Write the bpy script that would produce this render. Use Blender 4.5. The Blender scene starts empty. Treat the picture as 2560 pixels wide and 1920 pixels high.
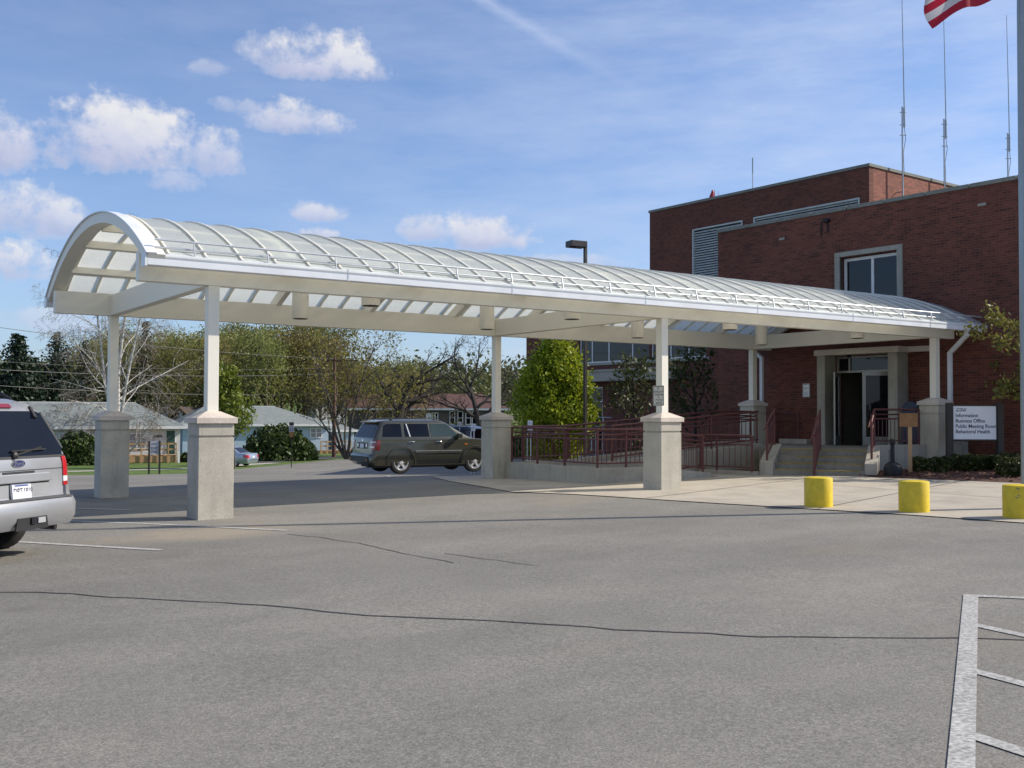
import bpy, bmesh, math, random
import numpy as np
from mathutils import Vector, Matrix, Euler, noise

random.seed(7)
scene = bpy.context.scene
COL = scene.collection
R = math.radians

# ------------------------------------------------------------------ camera
CAM = Vector((-5.1687, -15.7200, 1.6))
FOCAL = 2609.97            # focal length in pixels of the 2560 wide photograph
YAW, PITCH, ROLL = 0.9726, 0.0279, 0.0028
Fv = Vector((math.cos(YAW)*math.cos(PITCH), math.sin(YAW)*math.cos(PITCH), math.sin(PITCH)))
Rv = Vector((math.sin(YAW), -math.cos(YAW), 0))
Uv = Rv.cross(Fv)
_c, _s = math.cos(ROLL), math.sin(ROLL)
Rv, Uv = _c*Rv + _s*Uv, -_s*Rv + _c*Uv
cd = bpy.data.cameras.new('camera')
cd.sensor_width = 36.0
cd.lens = 36.0*FOCAL/2560.0
cd.clip_start = 0.05
cd.clip_end = 5000
cam = bpy.data.objects.new('camera', cd)
cam.matrix_world = Matrix(((Rv.x, Uv.x, -Fv.x, CAM.x), (Rv.y, Uv.y, -Fv.y, CAM.y), (Rv.z, Uv.z, -Fv.z, CAM.z), (0, 0, 0, 1)))
COL.objects.link(cam)
scene.camera = cam

# ------------------------------------------------------------------ terrain height
def sst(a, b, x):
    t = min(max((x-a)/(b-a), 0), 1)
    return t*t*(3-2*t)
PR = [(0, 0), (20, -.05), (24, -.1), (28, -.21), (34, -.48), (45, -1.2), (58, -1.92), (70, -2.2), (85, -2.4), (110, -2.65),
      (150, -2.4), (210, 2.5), (300, 5), (400, 11), (520, 15), (900, 18)]
def prof(s):
    for (a, x), (b, y) in zip(PR, PR[1:]):
        if s <= b:
            return x+(y-x)*(s-a)/(b-a)
    return PR[-1][1]
def gz(x, y):
    s = x*.563+y*.826+15.9
    near = .008*min(max(x, -8), 20)-.016*min(max(y, 0), 12)
    w = sst(20, 34, s)*sst(4, 12, y)
    lat = (x+5.17)*.826-(y+15.72)*.563
    k = sst(15, 23, x)*(1-sst(28, 45, y))
    return near*(1-w)+(prof(max(s, 0))+min(max(.01*(lat+12.5), 0), .11))*(1-.65*k)*w
def at(px, depth):
    """ground point that stands at this depth in front of the camera, px pixels from the photograph's left edge"""
    P = CAM + (Fv + Rv*((px-1280)/FOCAL))*depth
    return Vector((P.x, P.y, gz(P.x, P.y)))
def zat(py, depth):
    return (CAM + (Fv - Uv*((py-960)/FOCAL))*depth).z

# ------------------------------------------------------------------ materials
MATS = {}
def nd(nt, t, **kw):
    n = nt.nodes.new(t)
    for k, v in kw.items():
        if k in n.inputs: n.inputs[k].default_value = v
        else: setattr(n, k, v)
    return n
def lk(nt, a, b): nt.links.new(a, b)
def math_(nt, op, a, b=None, c=None, clamp=False):
    n = nt.nodes.new('ShaderNodeMath'); n.operation = op; n.use_clamp = clamp
    for i, v in enumerate((a, b, c)):
        if v is None: continue
        if isinstance(v, (int, float)): n.inputs[i].default_value = v
        else: nt.links.new(v, n.inputs[i])
    return n.outputs[0]
def mixc(nt, fac, a, b, mode='MIX'):
    n = nt.nodes.new('ShaderNodeMix'); n.data_type = 'RGBA'; n.blend_type = mode
    for sock, v in ((n.inputs[0], fac), (n.inputs[6], a), (n.inputs[7], b)):
        if isinstance(v, (int, float)): sock.default_value = v
        elif isinstance(v, (tuple, list)): sock.default_value = (*v[:3], 1)
        else: nt.links.new(v, sock)
    return n.outputs[2]
def ramp(nt, fac, stops):
    n = nt.nodes.new('ShaderNodeValToRGB')
    e = n.color_ramp.elements
    while len(e) < len(stops): e.new(.5)
    for i, (p, c) in enumerate(stops):
        e[i].position = p
        e[i].color = (*c, 1) if isinstance(c, (tuple, list)) else (c, c, c, 1)
    nt.links.new(fac, n.inputs[0])
    return n.outputs[0]
def newmat(name):
    m = bpy.data.materials.new(name); m.use_nodes = True
    nt = m.node_tree
    b = nt.nodes['Principled BSDF']
    MATS[name] = m
    return m, nt, b
def texco(nt, kind='Object'):
    return nt.nodes.new('ShaderNodeTexCoord').outputs[kind]
def noisef(nt, vec, scale, detail=4, rough=.55, out='Fac'):
    n = nt.nodes.new('ShaderNodeTexNoise')
    n.inputs['Scale'].default_value = scale; n.inputs['Detail'].default_value = detail; n.inputs['Roughness'].default_value = rough
    nt.links.new(vec, n.inputs['Vector'])
    return n.outputs[out]
def scaled(nt, vec, sx, sy, sz):
    n = nt.nodes.new('ShaderNodeMapping'); n.inputs['Scale'].default_value = (sx, sy, sz)
    nt.links.new(vec, n.inputs['Vector'])
    return n.outputs[0]
def bump(nt, b, h, strength=.3, dist=.01):
    n = nt.nodes.new('ShaderNodeBump'); n.inputs['Strength'].default_value = strength; n.inputs['Distance'].default_value = dist
    nt.links.new(h, n.inputs['Height']); nt.links.new(n.outputs[0], b.inputs['Normal'])
def pbr(name, col, rough=.6, metal=0, var=.12, scale=3, fine=0, fscale=60, bmp=0, bscale=40, coat=0, spec=.5):
    """plain material with a little uneven tone, dirt and roughness"""
    m, nt, b = newmat(name)
    v = texco(nt)
    n1 = noisef(nt, v, scale)
    hi = tuple(min(1, c*(1+var)) for c in col); lo = tuple(c*(1-var) for c in col)
    c = ramp(nt, n1, [(.3, lo), (.7, hi)])
    if fine:
        f = noisef(nt, v, fscale, 2)
        c = mixc(nt, 1, c, ramp(nt, f, [(.3, 1-fine), (.7, 1+fine*.2)]), 'MULTIPLY')
    lk(nt, c, b.inputs['Base Color'])
    b.inputs['Metallic'].default_value = metal
    r = ramp(nt, n1, [(.3, max(.02, rough-.06)), (.7, min(1, rough+.06))])
    lk(nt, r, b.inputs['Roughness'])
    b.inputs['Specular IOR Level'].default_value = spec
    if coat:
        b.inputs['Coat Weight'].default_value = coat; b.inputs['Coat Roughness'].default_value = .05
    if bmp: bump(nt, b, noisef(nt, v, bscale, 4), bmp, .01)
    return m

def asphalt(name, base, tint):
    m, nt, b = newmat(name)
    v = texco(nt)
    big = noisef(nt, scaled(nt, v, .35, .9, 1), .45, 5, .62)
    mid = noisef(nt, v, 1.7, 5, .6)
    grit = noisef(nt, v, 70, 3, .7)
    grit2 = noisef(nt, v, 23, 4, .7)
    c = ramp(nt, big, [(.3, tuple(x*.82 for x in base)), (.5, base), (.72, tuple(x*1.08 for x in tint))])
    c = mixc(nt, 1, c, ramp(nt, mid, [(.28, .92), (.6, 1.02), (.75, 1.05)]), 'MULTIPLY')
    c = mixc(nt, 1, c, ramp(nt, grit2, [(.3, .78), (.5, 1.0), (.7, 1.16)]), 'MULTIPLY')
    c = mixc(nt, 1, c, ramp(nt, grit, [(.3, .6), (.5, 1.0), (.68, 1.4)]), 'MULTIPLY')
    # dried sandy silt where water stands
    st = noisef(nt, scaled(nt, v, .7, 1, 1), .33, 3, .5)
    c = mixc(nt, ramp(nt, st, [(.62, 0), (.75, .35)]), c, (.27, .225, .165))
    off = nt.nodes.new('ShaderNodeVectorMath'); off.operation = 'SUBTRACT'; lk(nt, v, off.inputs[0]); off.inputs[1].default_value = (-.75, -1.95, 0)
    rot = nt.nodes.new('ShaderNodeMapping'); rot.inputs['Rotation'].default_value = (0, 0, R(42)); rot.inputs['Scale'].default_value = (.62, 1.05, 0); lk(nt, off.outputs[0], rot.inputs['Vector'])
    ln_ = nt.nodes.new('ShaderNodeVectorMath'); ln_.operation = 'LENGTH'; lk(nt, rot.outputs[0], ln_.inputs[0])
    sm = math_(nt, 'ADD', ln_.outputs['Value'], math_(nt, 'MULTIPLY', math_(nt, 'SUBTRACT', mid, .5), 1.4))
    c = mixc(nt, ramp(nt, sm, [(.35, .6), (1.0, 0)]), c, (.34, .285, .205))
    # tyre-darkened stains
    sp = noisef(nt, v, .9, 2, .4)
    c = mixc(nt, ramp(nt, sp, [(.70, 0), (.80, .35)]), c, (.07, .066, .06))
    lk(nt, c, b.inputs['Base Color'])
    b.inputs['Roughness'].default_value = .88
    b.inputs['Specular IOR Level'].default_value = .25
    bump(nt, b, mixc(nt, .5, grit, grit2), .6, .008)
    return m

def concrete(name, col, stain=.35, streak=True, joint=None):
    m, nt, b = newmat(name)
    v = texco(nt)
    n1 = noisef(nt, v, 1.3, 6, .62)
    n2 = noisef(nt, v, 38, 3, .6)
    c = ramp(nt, n1, [(.28, tuple(x*.78 for x in col)), (.52, col), (.75, tuple(min(1, x*1.12) for x in col))])
    c = mixc(nt, 1, c, ramp(nt, n2, [(.3, .86), (.65, 1.05)]), 'MULTIPLY')
    if streak:
        st = noisef(nt, scaled(nt, v, 7, 7, .7), 1.1, 5, .68)
        c = mixc(nt, ramp(nt, st, [(.5, 0), (.75, stain)]), c, tuple(x*.42 for x in col))
        pk = noisef(nt, v, 11, 2, .5)
        c = mixc(nt, ramp(nt, pk, [(.70, 0), (.78, .5)]), c, tuple(x*.5 for x in col))
    lk(nt, c, b.inputs['Base Color'])
    b.inputs['Roughness'].default_value = .85
    b.inputs['Specular IOR Level'].default_value = .3
    bump(nt, b, n2, .25, .004)
    return m

def brick(name, axis, light=1.0):
    """running-bond brick; axis 'y' for walls that run along y, 'x' for walls that run along x"""
    m, nt, b = newmat(name)
    v = texco(nt)
    sep = nt.nodes.new('ShaderNodeSeparateXYZ'); lk(nt, v, sep.inputs[0])
    com = nt.nodes.new('ShaderNodeCombineXYZ')
    lk(nt, sep.outputs[1 if axis == 'y' else 0], com.inputs[0]); lk(nt, sep.outputs[2], com.inputs[1])
    br = nt.nodes.new('ShaderNodeTexBrick')
    br.offset = .5
    for k, x in dict(Scale=1, **{'Mortar Size': .006, 'Mortar Smooth': .25, 'Bias': -.05, 'Brick Width': .213, 'Row Height': .0715}).items():
        br.inputs[k].default_value = x
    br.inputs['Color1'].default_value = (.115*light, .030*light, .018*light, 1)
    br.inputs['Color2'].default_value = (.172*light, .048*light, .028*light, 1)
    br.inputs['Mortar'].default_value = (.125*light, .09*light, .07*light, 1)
    lk(nt, com.outputs[0], br.inputs['Vector'])
    # single bricks burnt darker
    cell = nt.nodes.new('ShaderNodeTexWhiteNoise'); cell.noise_dimensions = '2D'
    row = math_(nt, 'FLOOR', math_(nt, 'DIVIDE', sep.outputs[2], .0715))
    odd = math_(nt, 'MULTIPLY', math_(nt, 'MODULO', row, 2), .5)
    colm = math_(nt, 'FLOOR', math_(nt, 'ADD', math_(nt, 'DIVIDE', sep.outputs[1 if axis == 'y' else 0], .213), odd))
    cc = nt.nodes.new('ShaderNodeCombineXYZ'); lk(nt, colm, cc.inputs[0]); lk(nt, row, cc.inputs[1])
    lk(nt, cc.outputs[0], cell.inputs['Vector'])
    dark = ramp(nt, cell.outputs['Value'], [(.0, .66), (.14, .70), (.17, .92), (1, 1.12)])
    c = mixc(nt, math_(nt, 'SUBTRACT', 1, br.outputs['Fac']), br.outputs['Color'], mixc(nt, 1, br.outputs['Color'], dark, 'MULTIPLY'))
    big = noisef(nt, v, .5, 4, .6)
    c = mixc(nt, 1, c, ramp(nt, big, [(.3, .8), (.7, 1.14)]), 'MULTIPLY')
    lk(nt, c, b.inputs['Base Color'])
    b.inputs['Roughness'].default_value = .88
    bump(nt, b, br.outputs['Fac'], -.4, .006)
    return m

def leafmat(name, c1, c2, trans=.35, scale=1.1, objrand=0.0):
    m, nt, b = newmat(name)
    out = nt.nodes['Material Output']
    v = texco(nt)
    geo = nt.nodes.new('ShaderNodeNewGeometry')
    t = math_(nt, 'ADD', math_(nt, 'MULTIPLY', noisef(nt, v, scale, 3), .6), math_(nt, 'MULTIPLY', geo.outputs['Random Per Island'], .4))
    c = ramp(nt, t, [(.28, c1), (.72, c2)])
    if objrand:
        oi = nt.nodes.new('ShaderNodeObjectInfo')
        h = nt.nodes.new('ShaderNodeHueSaturation')
        lk(nt, math_(nt, 'ADD', .5-objrand*.5, math_(nt, 'MULTIPLY', oi.outputs['Random'], objrand)), h.inputs['Hue'])
        lk(nt, math_(nt, 'ADD', .7, math_(nt, 'MULTIPLY', oi.outputs['Random'], .6)), h.inputs['Value'])
        lk(nt, c, h.inputs['Color']); c = h.outputs[0]
    lk(nt, c, b.inputs['Base Color'])
    b.inputs['Roughness'].default_value = .5
    b.inputs['Specular IOR Level'].default_value = .35
    tr = nt.nodes.new('ShaderNodeBsdfTranslucent'); lk(nt, c, tr.inputs['Color'])
    mx = nt.nodes.new('ShaderNodeMixShader'); mx.inputs[0].default_value = trans
    lk(nt, b.outputs[0], mx.inputs[1]); lk(nt, tr.outputs[0], mx.inputs[2]); lk(nt, mx.outputs[0], out.inputs['Surface'])
    return m

def barkmat(name, c1, c2, scale=8, zs=.3):
    m, nt, b = newmat(name)
    v = scaled(nt, texco(nt), 1, 1, zs)
    lk(nt, ramp(nt, noisef(nt, v, scale, 5, .65), [(.35, c1), (.65, c2)]), b.inputs['Base Color'])
    b.inputs['Roughness'].default_value = .9
    return m

def glassmat(name, col=(.012, .015, .02), rough=.04, spec=.38):
    m, nt, b = newmat(name)
    v = texco(nt)
    n = noisef(nt, v, .8, 2)
    lk(nt, ramp(nt, n, [(.3, tuple(c*.7 for c in col)), (.7, tuple(c*1.3 for c in col))]), b.inputs['Base Color'])
    b.inputs['Roughness'].default_value = rough
    b.inputs['Specular IOR Level'].default_value = spec
    bump(nt, b, n, .03, .05)
    return m

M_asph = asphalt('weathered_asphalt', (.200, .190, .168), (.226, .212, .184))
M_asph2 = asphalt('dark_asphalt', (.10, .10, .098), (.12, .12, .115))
M_apron = concrete('apron_concrete', (.43, .385, .315), .18, streak=False)
M_walk = concrete('sidewalk_concrete', (.46, .43, .38), .1, streak=False)
M_ped = concrete('pedestal_concrete', (.50, .465, .385), .42)
M_cap = concrete('cap_concrete', (.60, .53, .455), .15)
M_wallc = concrete('ramp_concrete', (.40, .37, .31), .5)
M_stone = concrete('entrance_stone', (.36, .345, .29), .35)
M_coping = concrete('coping_stone', (.23, .235, .21), .4)
M_cream = pbr('cream_paint', (.82, .785, .68), .45, var=.035, scale=1.2, fine=.04)
M_white = pbr('white_metal', (.72, .74, .77), .35, var=.06, scale=2.5, bmp=.08, bscale=5)
M_alu = pbr('brushed_aluminium', (.56, .58, .60), .38, .55, var=.08, scale=3)
M_maroon = pbr('maroon_rail_paint', (.105, .028, .027), .42, var=.12, scale=4)
M_yellow = pbr('yellow_bollard_paint', (.72, .52, .012), .42, var=.07, scale=4, fine=.14, fscale=14, bmp=.1)
M_black = pbr('black_plastic', (.012, .012, .016), .5, var=.2, spec=.3)
M_brown = pbr('dark_bronze_paint', (.032, .026, .022), .45, var=.15)
M_post = pbr('sign_post_brown', (.035, .03, .024), .6, var=.2)
M_sign = pbr('sign_white', (.83, .84, .85), .5, var=.03)
M_signtan = pbr('sign_aged_white', (.62, .6, .53), .5, var=.05)
M_ink = pbr('sign_ink', (.03, .028, .045), .6, var=.1)
M_navy = pbr('mailbox_blue', (.012, .02, .055), .4, var=.1)
M_wood = pbr('weathered_board', (.27, .14, .055), .7, var=.2, scale=6, fine=.2, fscale=18)
M_lumber = pbr('pale_lumber', (.42, .27, .14), .75, var=.12, scale=4)
M_line = pbr('worn_road_paint', (.5, .49, .46), .8, var=.1, scale=3, fine=.5, fscale=38)
M_line2 = pbr('bright_road_paint', (.46, .45, .42), .85, var=.16, scale=2.5, fine=.55, fscale=38)
M_crack = pbr('crack_sealer', (.035, .034, .034), .7, var=.3, scale=9)
M_seam = pbr('weathered_crack', (.095, .09, .082), .85, var=.25, scale=9)
M_step = concrete('step_concrete', (.24, .225, .19), .4)
M_nose = pbr('yellow_nosing', (.28, .2, .03), .8, var=.3, scale=8)
M_louver = pbr('louver_metal', (.50, .53, .52), .5, var=.1)
M_darkin = pbr('dark_interior', (.02, .018, .016), .8)
M_inwall = pbr('hall_wall', (.22, .2, .17), .8)
M_doorf = pbr('door_aluminium', (.33, .33, .31), .4, .3, var=.08)
M_winf = pbr('window_frame_white', (.68, .68, .66), .45, var=.05)
M_glass = glassmat('window_glass', (.008, .010, .014))
M_box = pbr('grey_box_paint', (.42, .42, .40), .5, var=.06)
M_steel = pbr('galvanised_steel', (.42, .43, .44), .4, .6, var=.1)
M_pole = pbr('flagpole_aluminium', (.30, .33, .34), .4, .6, var=.1)
M_bx = brick('brick_facade', 'y')
M_by = brick('sunlit_brick_side', 'x', 1.7)  # same brick, lightened so the side walls' sunlight is in the colour
M_mulch = pbr('bark_mulch', (.085, .032, .02), .95, var=.5, scale=9, fine=.5, fscale=40, bmp=1, bscale=28)

def m_glazing():
    m, nt, b = newmat('fibreglass_glazing')
    out = nt.nodes['Material Output']
    v = texco(nt)
    n = noisef(nt, scaled(nt, v, .8, 2, 2), 1.1, 5, .6)
    f = noisef(nt, v, 16, 3, .6)
    c = ramp(nt, n, [(.3, (.735, .84, .885)), (.7, (.83, .91, .94))])
    c = mixc(nt, 1, c, ramp(nt, f, [(.3, .93), (.7, 1.03)]), 'MULTIPLY')
    lk(nt, c, b.inputs['Base Color'])
    b.inputs['Roughness'].default_value = .38
    tr = nt.nodes.new('ShaderNodeBsdfTranslucent'); lk(nt, mixc(nt, 1, c, (1.13, 1.0, .84), 'MULTIPLY'), tr.inputs['Color'])
    mx = nt.nodes.new('ShaderNodeMixShader'); mx.inputs[0].default_value = .60
    lk(nt, b.outputs[0], mx.inputs[1]); lk(nt, tr.outputs[0], mx.inputs[2])
    tp = nt.nodes.new('ShaderNodeBsdfTransparent'); tp.inputs['Color'].default_value = (1, .95, .80, 1)
    m2 = nt.nodes.new('ShaderNodeMixShader'); m2.inputs[0].default_value = .05
    lk(nt, mx.outputs[0], m2.inputs[1]); lk(nt, tp.outputs[0], m2.inputs[2]); lk(nt, m2.outputs[0], out.inputs['Surface'])
    return m
M_glaz = m_glazing()

def m_shingle(name, col):
    m, nt, b = newmat(name)
    v = texco(nt)
    n = noisef(nt, scaled(nt, v, 1, 1, 6), 2.2, 5, .7)
    c = ramp(nt, n, [(.3, tuple(x*.72 for x in col)), (.7, tuple(x*1.2 for x in col))])
    lk(nt, c, b.inputs['Base Color']); b.inputs['Roughness'].default_value = .95
    return m
M_shin = m_shingle('grey_green_shingle', (.20, .225, .215))
M_shinb = m_shingle('brown_shingle', (.10, .05, .04))
M_shinr = m_shingle('red_shingle', (.13, .03, .035))
M_shing = m_shingle('dark_brown_shingle', (.06, .045, .04))
def m_siding(name, col, pitch=.2):
    m, nt, b = newmat(name)
    v = texco(nt)
    sep = nt.nodes.new('ShaderNodeSeparateXYZ'); lk(nt, v, sep.inputs[0])
    fr = math_(nt, 'FRACT', math_(nt, 'DIVIDE', sep.outputs[2], pitch))
    c = mixc(nt, 1, ramp(nt, noisef(nt, v, .7), [(.3, tuple(x*.9 for x in col)), (.7, col)]), ramp(nt, fr, [(0, .72), (.12, 1), (1, .98)]), 'MULTIPLY')
    lk(nt, c, b.inputs['Base Color']); b.inputs['Roughness'].default_value = .6
    bump(nt, b, fr, .3, .02)
    return m
M_sidw = m_siding('white_siding', (.74, .74, .72))
M_sidb = m_siding('pale_blue_siding', (.44, .56, .68))
M_sidd = m_siding('dark_siding', (.10, .08, .07))
M_trimw = pbr('white_trim', (.76, .76, .75), .5, var=.03)
M_gdoor = pbr('green_door', (.03, .085, .06), .5, var=.08)
M_bluesign = pbr('navy_sign', (.02, .03, .06), .5)
M_ugly = pbr('utility_pole_wood', (.11, .06, .045), .9, var=.2, scale=5)
M_wire = pbr('power_cable', (.10, .10, .10), .6)

def m_grass():
    m, nt, b = newmat('spring_grass')
    v = texco(nt)
    n = noisef(nt, v, .5, 5, .65); f = noisef(nt, v, 9, 3, .7)
    c = ramp(nt, n, [(.3, (.055, .105, .012)), (.7, (.115, .175, .022))])
    c = mixc(nt, 1, c, ramp(nt, f, [(.3, .55), (.7, 1.3)]), 'MULTIPLY')
    d = nt.nodes.new('ShaderNodeTexVoronoi'); d.inputs['Scale'].default_value = 1.6; lk(nt, v, d.inputs['Vector'])
    c = mixc(nt, ramp(nt, d.outputs['Distance'], [(.0, .9), (.09, .9), (.12, 0)]), c, (.55, .42, .01))
    lk(nt, c, b.inputs['Base Color']); b.inputs['Roughness'].default_value = .9
    bump(nt, b, f, .8, .05)
    return m
M_grass = m_grass()
M_hill = pbr('wooded_slope_soil', (.05, .055, .018), .95, var=.4, scale=.08)

# ------------------------------------------------------------------ mesh helper
ORG = {}
class MB:
    def __init__(s): s.v = []; s.f = []; s.m = []
    def add(s, vs, fs, mi=0):
        o = len(s.v); s.v += [tuple(v) for v in vs]
        for f in fs: s.f.append(tuple(i+o for i in f)); s.m.append(mi)
        return s
    def hexa(s, p, mi=0):
        return s.add(p, [(0, 3, 2, 1), (4, 5, 6, 7), (0, 1, 5, 4), (1, 2, 6, 5), (2, 3, 7, 6), (3, 0, 4, 7)], mi)
    def box(s, x0, x1, y0, y1, z0, z1, mi=0):
        return s.hexa([(x0, y0, z0), (x1, y0, z0), (x1, y1, z0), (x0, y1, z0), (x0, y0, z1), (x1, y0, z1), (x1, y1, z1), (x0, y1, z1)], mi)
    def obox(s, o, ex, ey, ez, x0, x1, y0, y1, z0, z1, mi=0):
        o, ex, ey, ez = Vector(o), Vector(ex), Vector(ey), Vector(ez)
        g = lambda a, b, c: o+ex*a+ey*b+ez*c
        return s.hexa([g(x0, y0, z0), g(x1, y0, z0), g(x1, y1, z0), g(x0, y1, z0), g(x0, y0, z1), g(x1, y0, z1), g(x1, y1, z1), g(x0, y1, z1)], mi)
    def bar(s, a, b, w, h, up=(0, 0, 1), mi=0):
        a, b = Vector(a), Vector(b); d = b-a; L = d.length; d.normalize()
        u = Vector(up); sd = d.cross(u)
        if sd.length < 1e-4: sd = d.cross(Vector((1, 0, 0)))
        sd.normalize(); u = sd.cross(d)
        return s.obox(a, d, sd, u, 0, L, -w/2, w/2, -h/2, h/2, mi)
    def tube(s, pts, r, n=8, mi=0, cap=True):
        pts = [Vector(p) for p in pts]; rs = r if isinstance(r, (list, tuple)) else [r]*len(pts)
        o = len(s.v); ref = None
        for i, p in enumerate(pts):
            d = (pts[min(i+1, len(pts)-1)]-pts[max(i-1, 0)])
            if d.length < 1e-9: d = Vector((0, 0, 1))
            d.normalize()
            if ref is None: ref = d.orthogonal()
            ref = (ref-d*ref.dot(d))
            if ref.length < 1e-5: ref = d.orthogonal()
            ref.normalize(); q = d.cross(ref)
            for k in range(n):
                a = 2*math.pi*k/n
                s.v.append(tuple(p+(ref*math.cos(a)+q*math.sin(a))*rs[i]))
        for i in range(len(pts)-1):
            for k in range(n):
                k2 = (k+1) % n
                s.f.append((o+i*n+k, o+i*n+k2, o+(i+1)*n+k2, o+(i+1)*n+k)); s.m.append(mi)
        if cap:
            s.f.append(tuple(o+k for k in reversed(range(n)))); s.m.append(mi)
            e = o+(len(pts)-1)*n
            s.f.append(tuple(e+k for k in range(n))); s.m.append(mi)
        return s
    def lathe(s, prof_, n=24, c=(0, 0, 0), ax=(0, 0, 1), mi=0):
        c, ax = Vector(c), Vector(ax).normalized(); e1 = ax.orthogonal().normalized(); e2 = ax.cross(e1)
        o = len(s.v)
        for r, z in prof_:
            for k in range(n):
                a = 2*math.pi*k/n
                s.v.append(tuple(c+ax*z+(e1*math.cos(a)+e2*math.sin(a))*r))
        for i in range(len(prof_)-1):
            for k in range(n):
                k2 = (k+1) % n
                s.f.append((o+i*n+k, o+i*n+k2, o+(i+1)*n+k2, o+(i+1)*n+k)); s.m.append(mi)
        s.f.append(tuple(o+k for k in reversed(range(n)))); s.m.append(mi)
        e = o+(len(prof_)-1)*n
        s.f.append(tuple(e+k for k in range(n))); s.m.append(mi)
        return s
    def prism(s, poly, o, ex, ey, n, d0, d1, mi=0):
        """polygon (a,b) in the plane o+a*ex+b*ey, extruded along n from d0 to d1"""
        o, ex, ey, n = Vector(o), Vector(ex), Vector(ey), Vector(n); k = len(poly)
        vs = [o+ex*a+ey*b+n*d0 for a, b in poly]+[o+ex*a+ey*b+n*d1 for a, b in poly]
        fs = [tuple(reversed(range(k))), tuple(range(k, 2*k))]+[(i, (i+1) % k, k+(i+1) % k, k+i) for i in range(k)]
        return s.add(vs, fs, mi)
    def build(s, name, mat, parent=None, smooth=False, bevel=0, recalc=True, org=None, kind=None):
        me = bpy.data.meshes.new(name)
        if org is None: org = ORG.get(parent.name, Vector((0, 0, 0))) if parent else Vector((0, 0, 0))
        me.from_pydata([(x-org.x, y-org.y, z-org.z) for x, y, z in s.v], [], s.f)
        for m in (mat if isinstance(mat, (list, tuple)) else [mat]): me.materials.append(m)
        me.polygons.foreach_set('material_index', s.m)
        if recalc or bevel:
            bm = bmesh.new(); bm.from_mesh(me)
            if recalc: bmesh.ops.recalc_face_normals(bm, faces=bm.faces)
            if bevel:
                eds = [e for e in bm.edges if len(e.link_faces) == 2 and e.calc_face_angle(0) > .6]
                bmesh.ops.bevel(bm, geom=eds, offset=bevel, segments=2, profile=.6, affect='EDGES', clamp_overlap=True)
            bm.to_mesh(me); bm.free()
        if smooth:
            me.polygons.foreach_set('use_smooth', [True]*len(me.polygons))
            try: me.set_sharp_from_angle(angle=R(38))
            except Exception: pass
        o = bpy.data.objects.new(name, me); COL.objects.link(o)
        if parent:
            o.parent = parent
            ORG[o.name] = org
        else:
            o.location = org
            ORG[o.name] = org
        if kind: o['kind'] = kind
        return o

def tag(o, label=None, cat=None, group=None, kind=None):
    if label: o['label'] = label
    if cat: o['category'] = cat
    if group: o['group'] = group
    if kind: o['kind'] = kind
    return o
def thing(name, loc, label, cat, group=None, rz=None):
    """Empty at a thing's base; parts use world coordinates, or local ones when rz is given"""
    o = bpy.data.objects.new(name, None); COL.objects.link(o)
    o.empty_display_size = .2
    o.location = loc
    ORG[o.name] = Vector(loc)
    if rz is not None:
        o.rotation_euler = (0, 0, rz); ORG[o.name] = Vector((0, 0, 0))
    return tag(o, label, cat, group)
def copy_tree(o, parent=None):
    c = o.copy(); COL.objects.link(c); c.parent = parent
    ORG[c.name] = ORG.get(o.name, Vector((0, 0, 0)))
    for ch in list(o.children): copy_tree(ch, c)
    return c
def lettering(name, lines, mat, parent, org, ex, ey, ext=.003):
    """lines: (text, x, y, size[, align[, squeeze]]) laid out on the plane through org"""
    ex, ey = Vector(ex).normalized(), Vector(ey).normalized(); ez = ex.cross(ey)
    mb = MB()
    for ln in lines:
        txt, x, y, size = ln[:4]
        cu = bpy.data.curves.new('txt', 'FONT'); cu.body = txt; cu.size = size; cu.extrude = ext
        cu.align_x = ln[4] if len(ln) > 4 else 'LEFT'; cu.offset = size*.012 if len(ln) > 6 else 0
        cu.resolution_u = 3
        to = bpy.data.objects.new('txt', cu); COL.objects.link(to)
        dg = bpy.context.evaluated_depsgraph_get()
        me = bpy.data.meshes.new_from_object(to.evaluated_get(dg))
        sq = ln[5] if len(ln) > 5 else 1
        vs = [Vector(org)+ex*(x+v.co.x*sq)+ey*(y+v.co.y)+ez*v.co.z for v in me.vertices]
        mb.add(vs, [tuple(p.vertices) for p in me.polygons])
        bpy.data.objects.remove(to); bpy.data.curves.remove(cu); bpy.data.meshes.remove(me)
    return mb.build(name, mat, parent, recalc=False)

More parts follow.
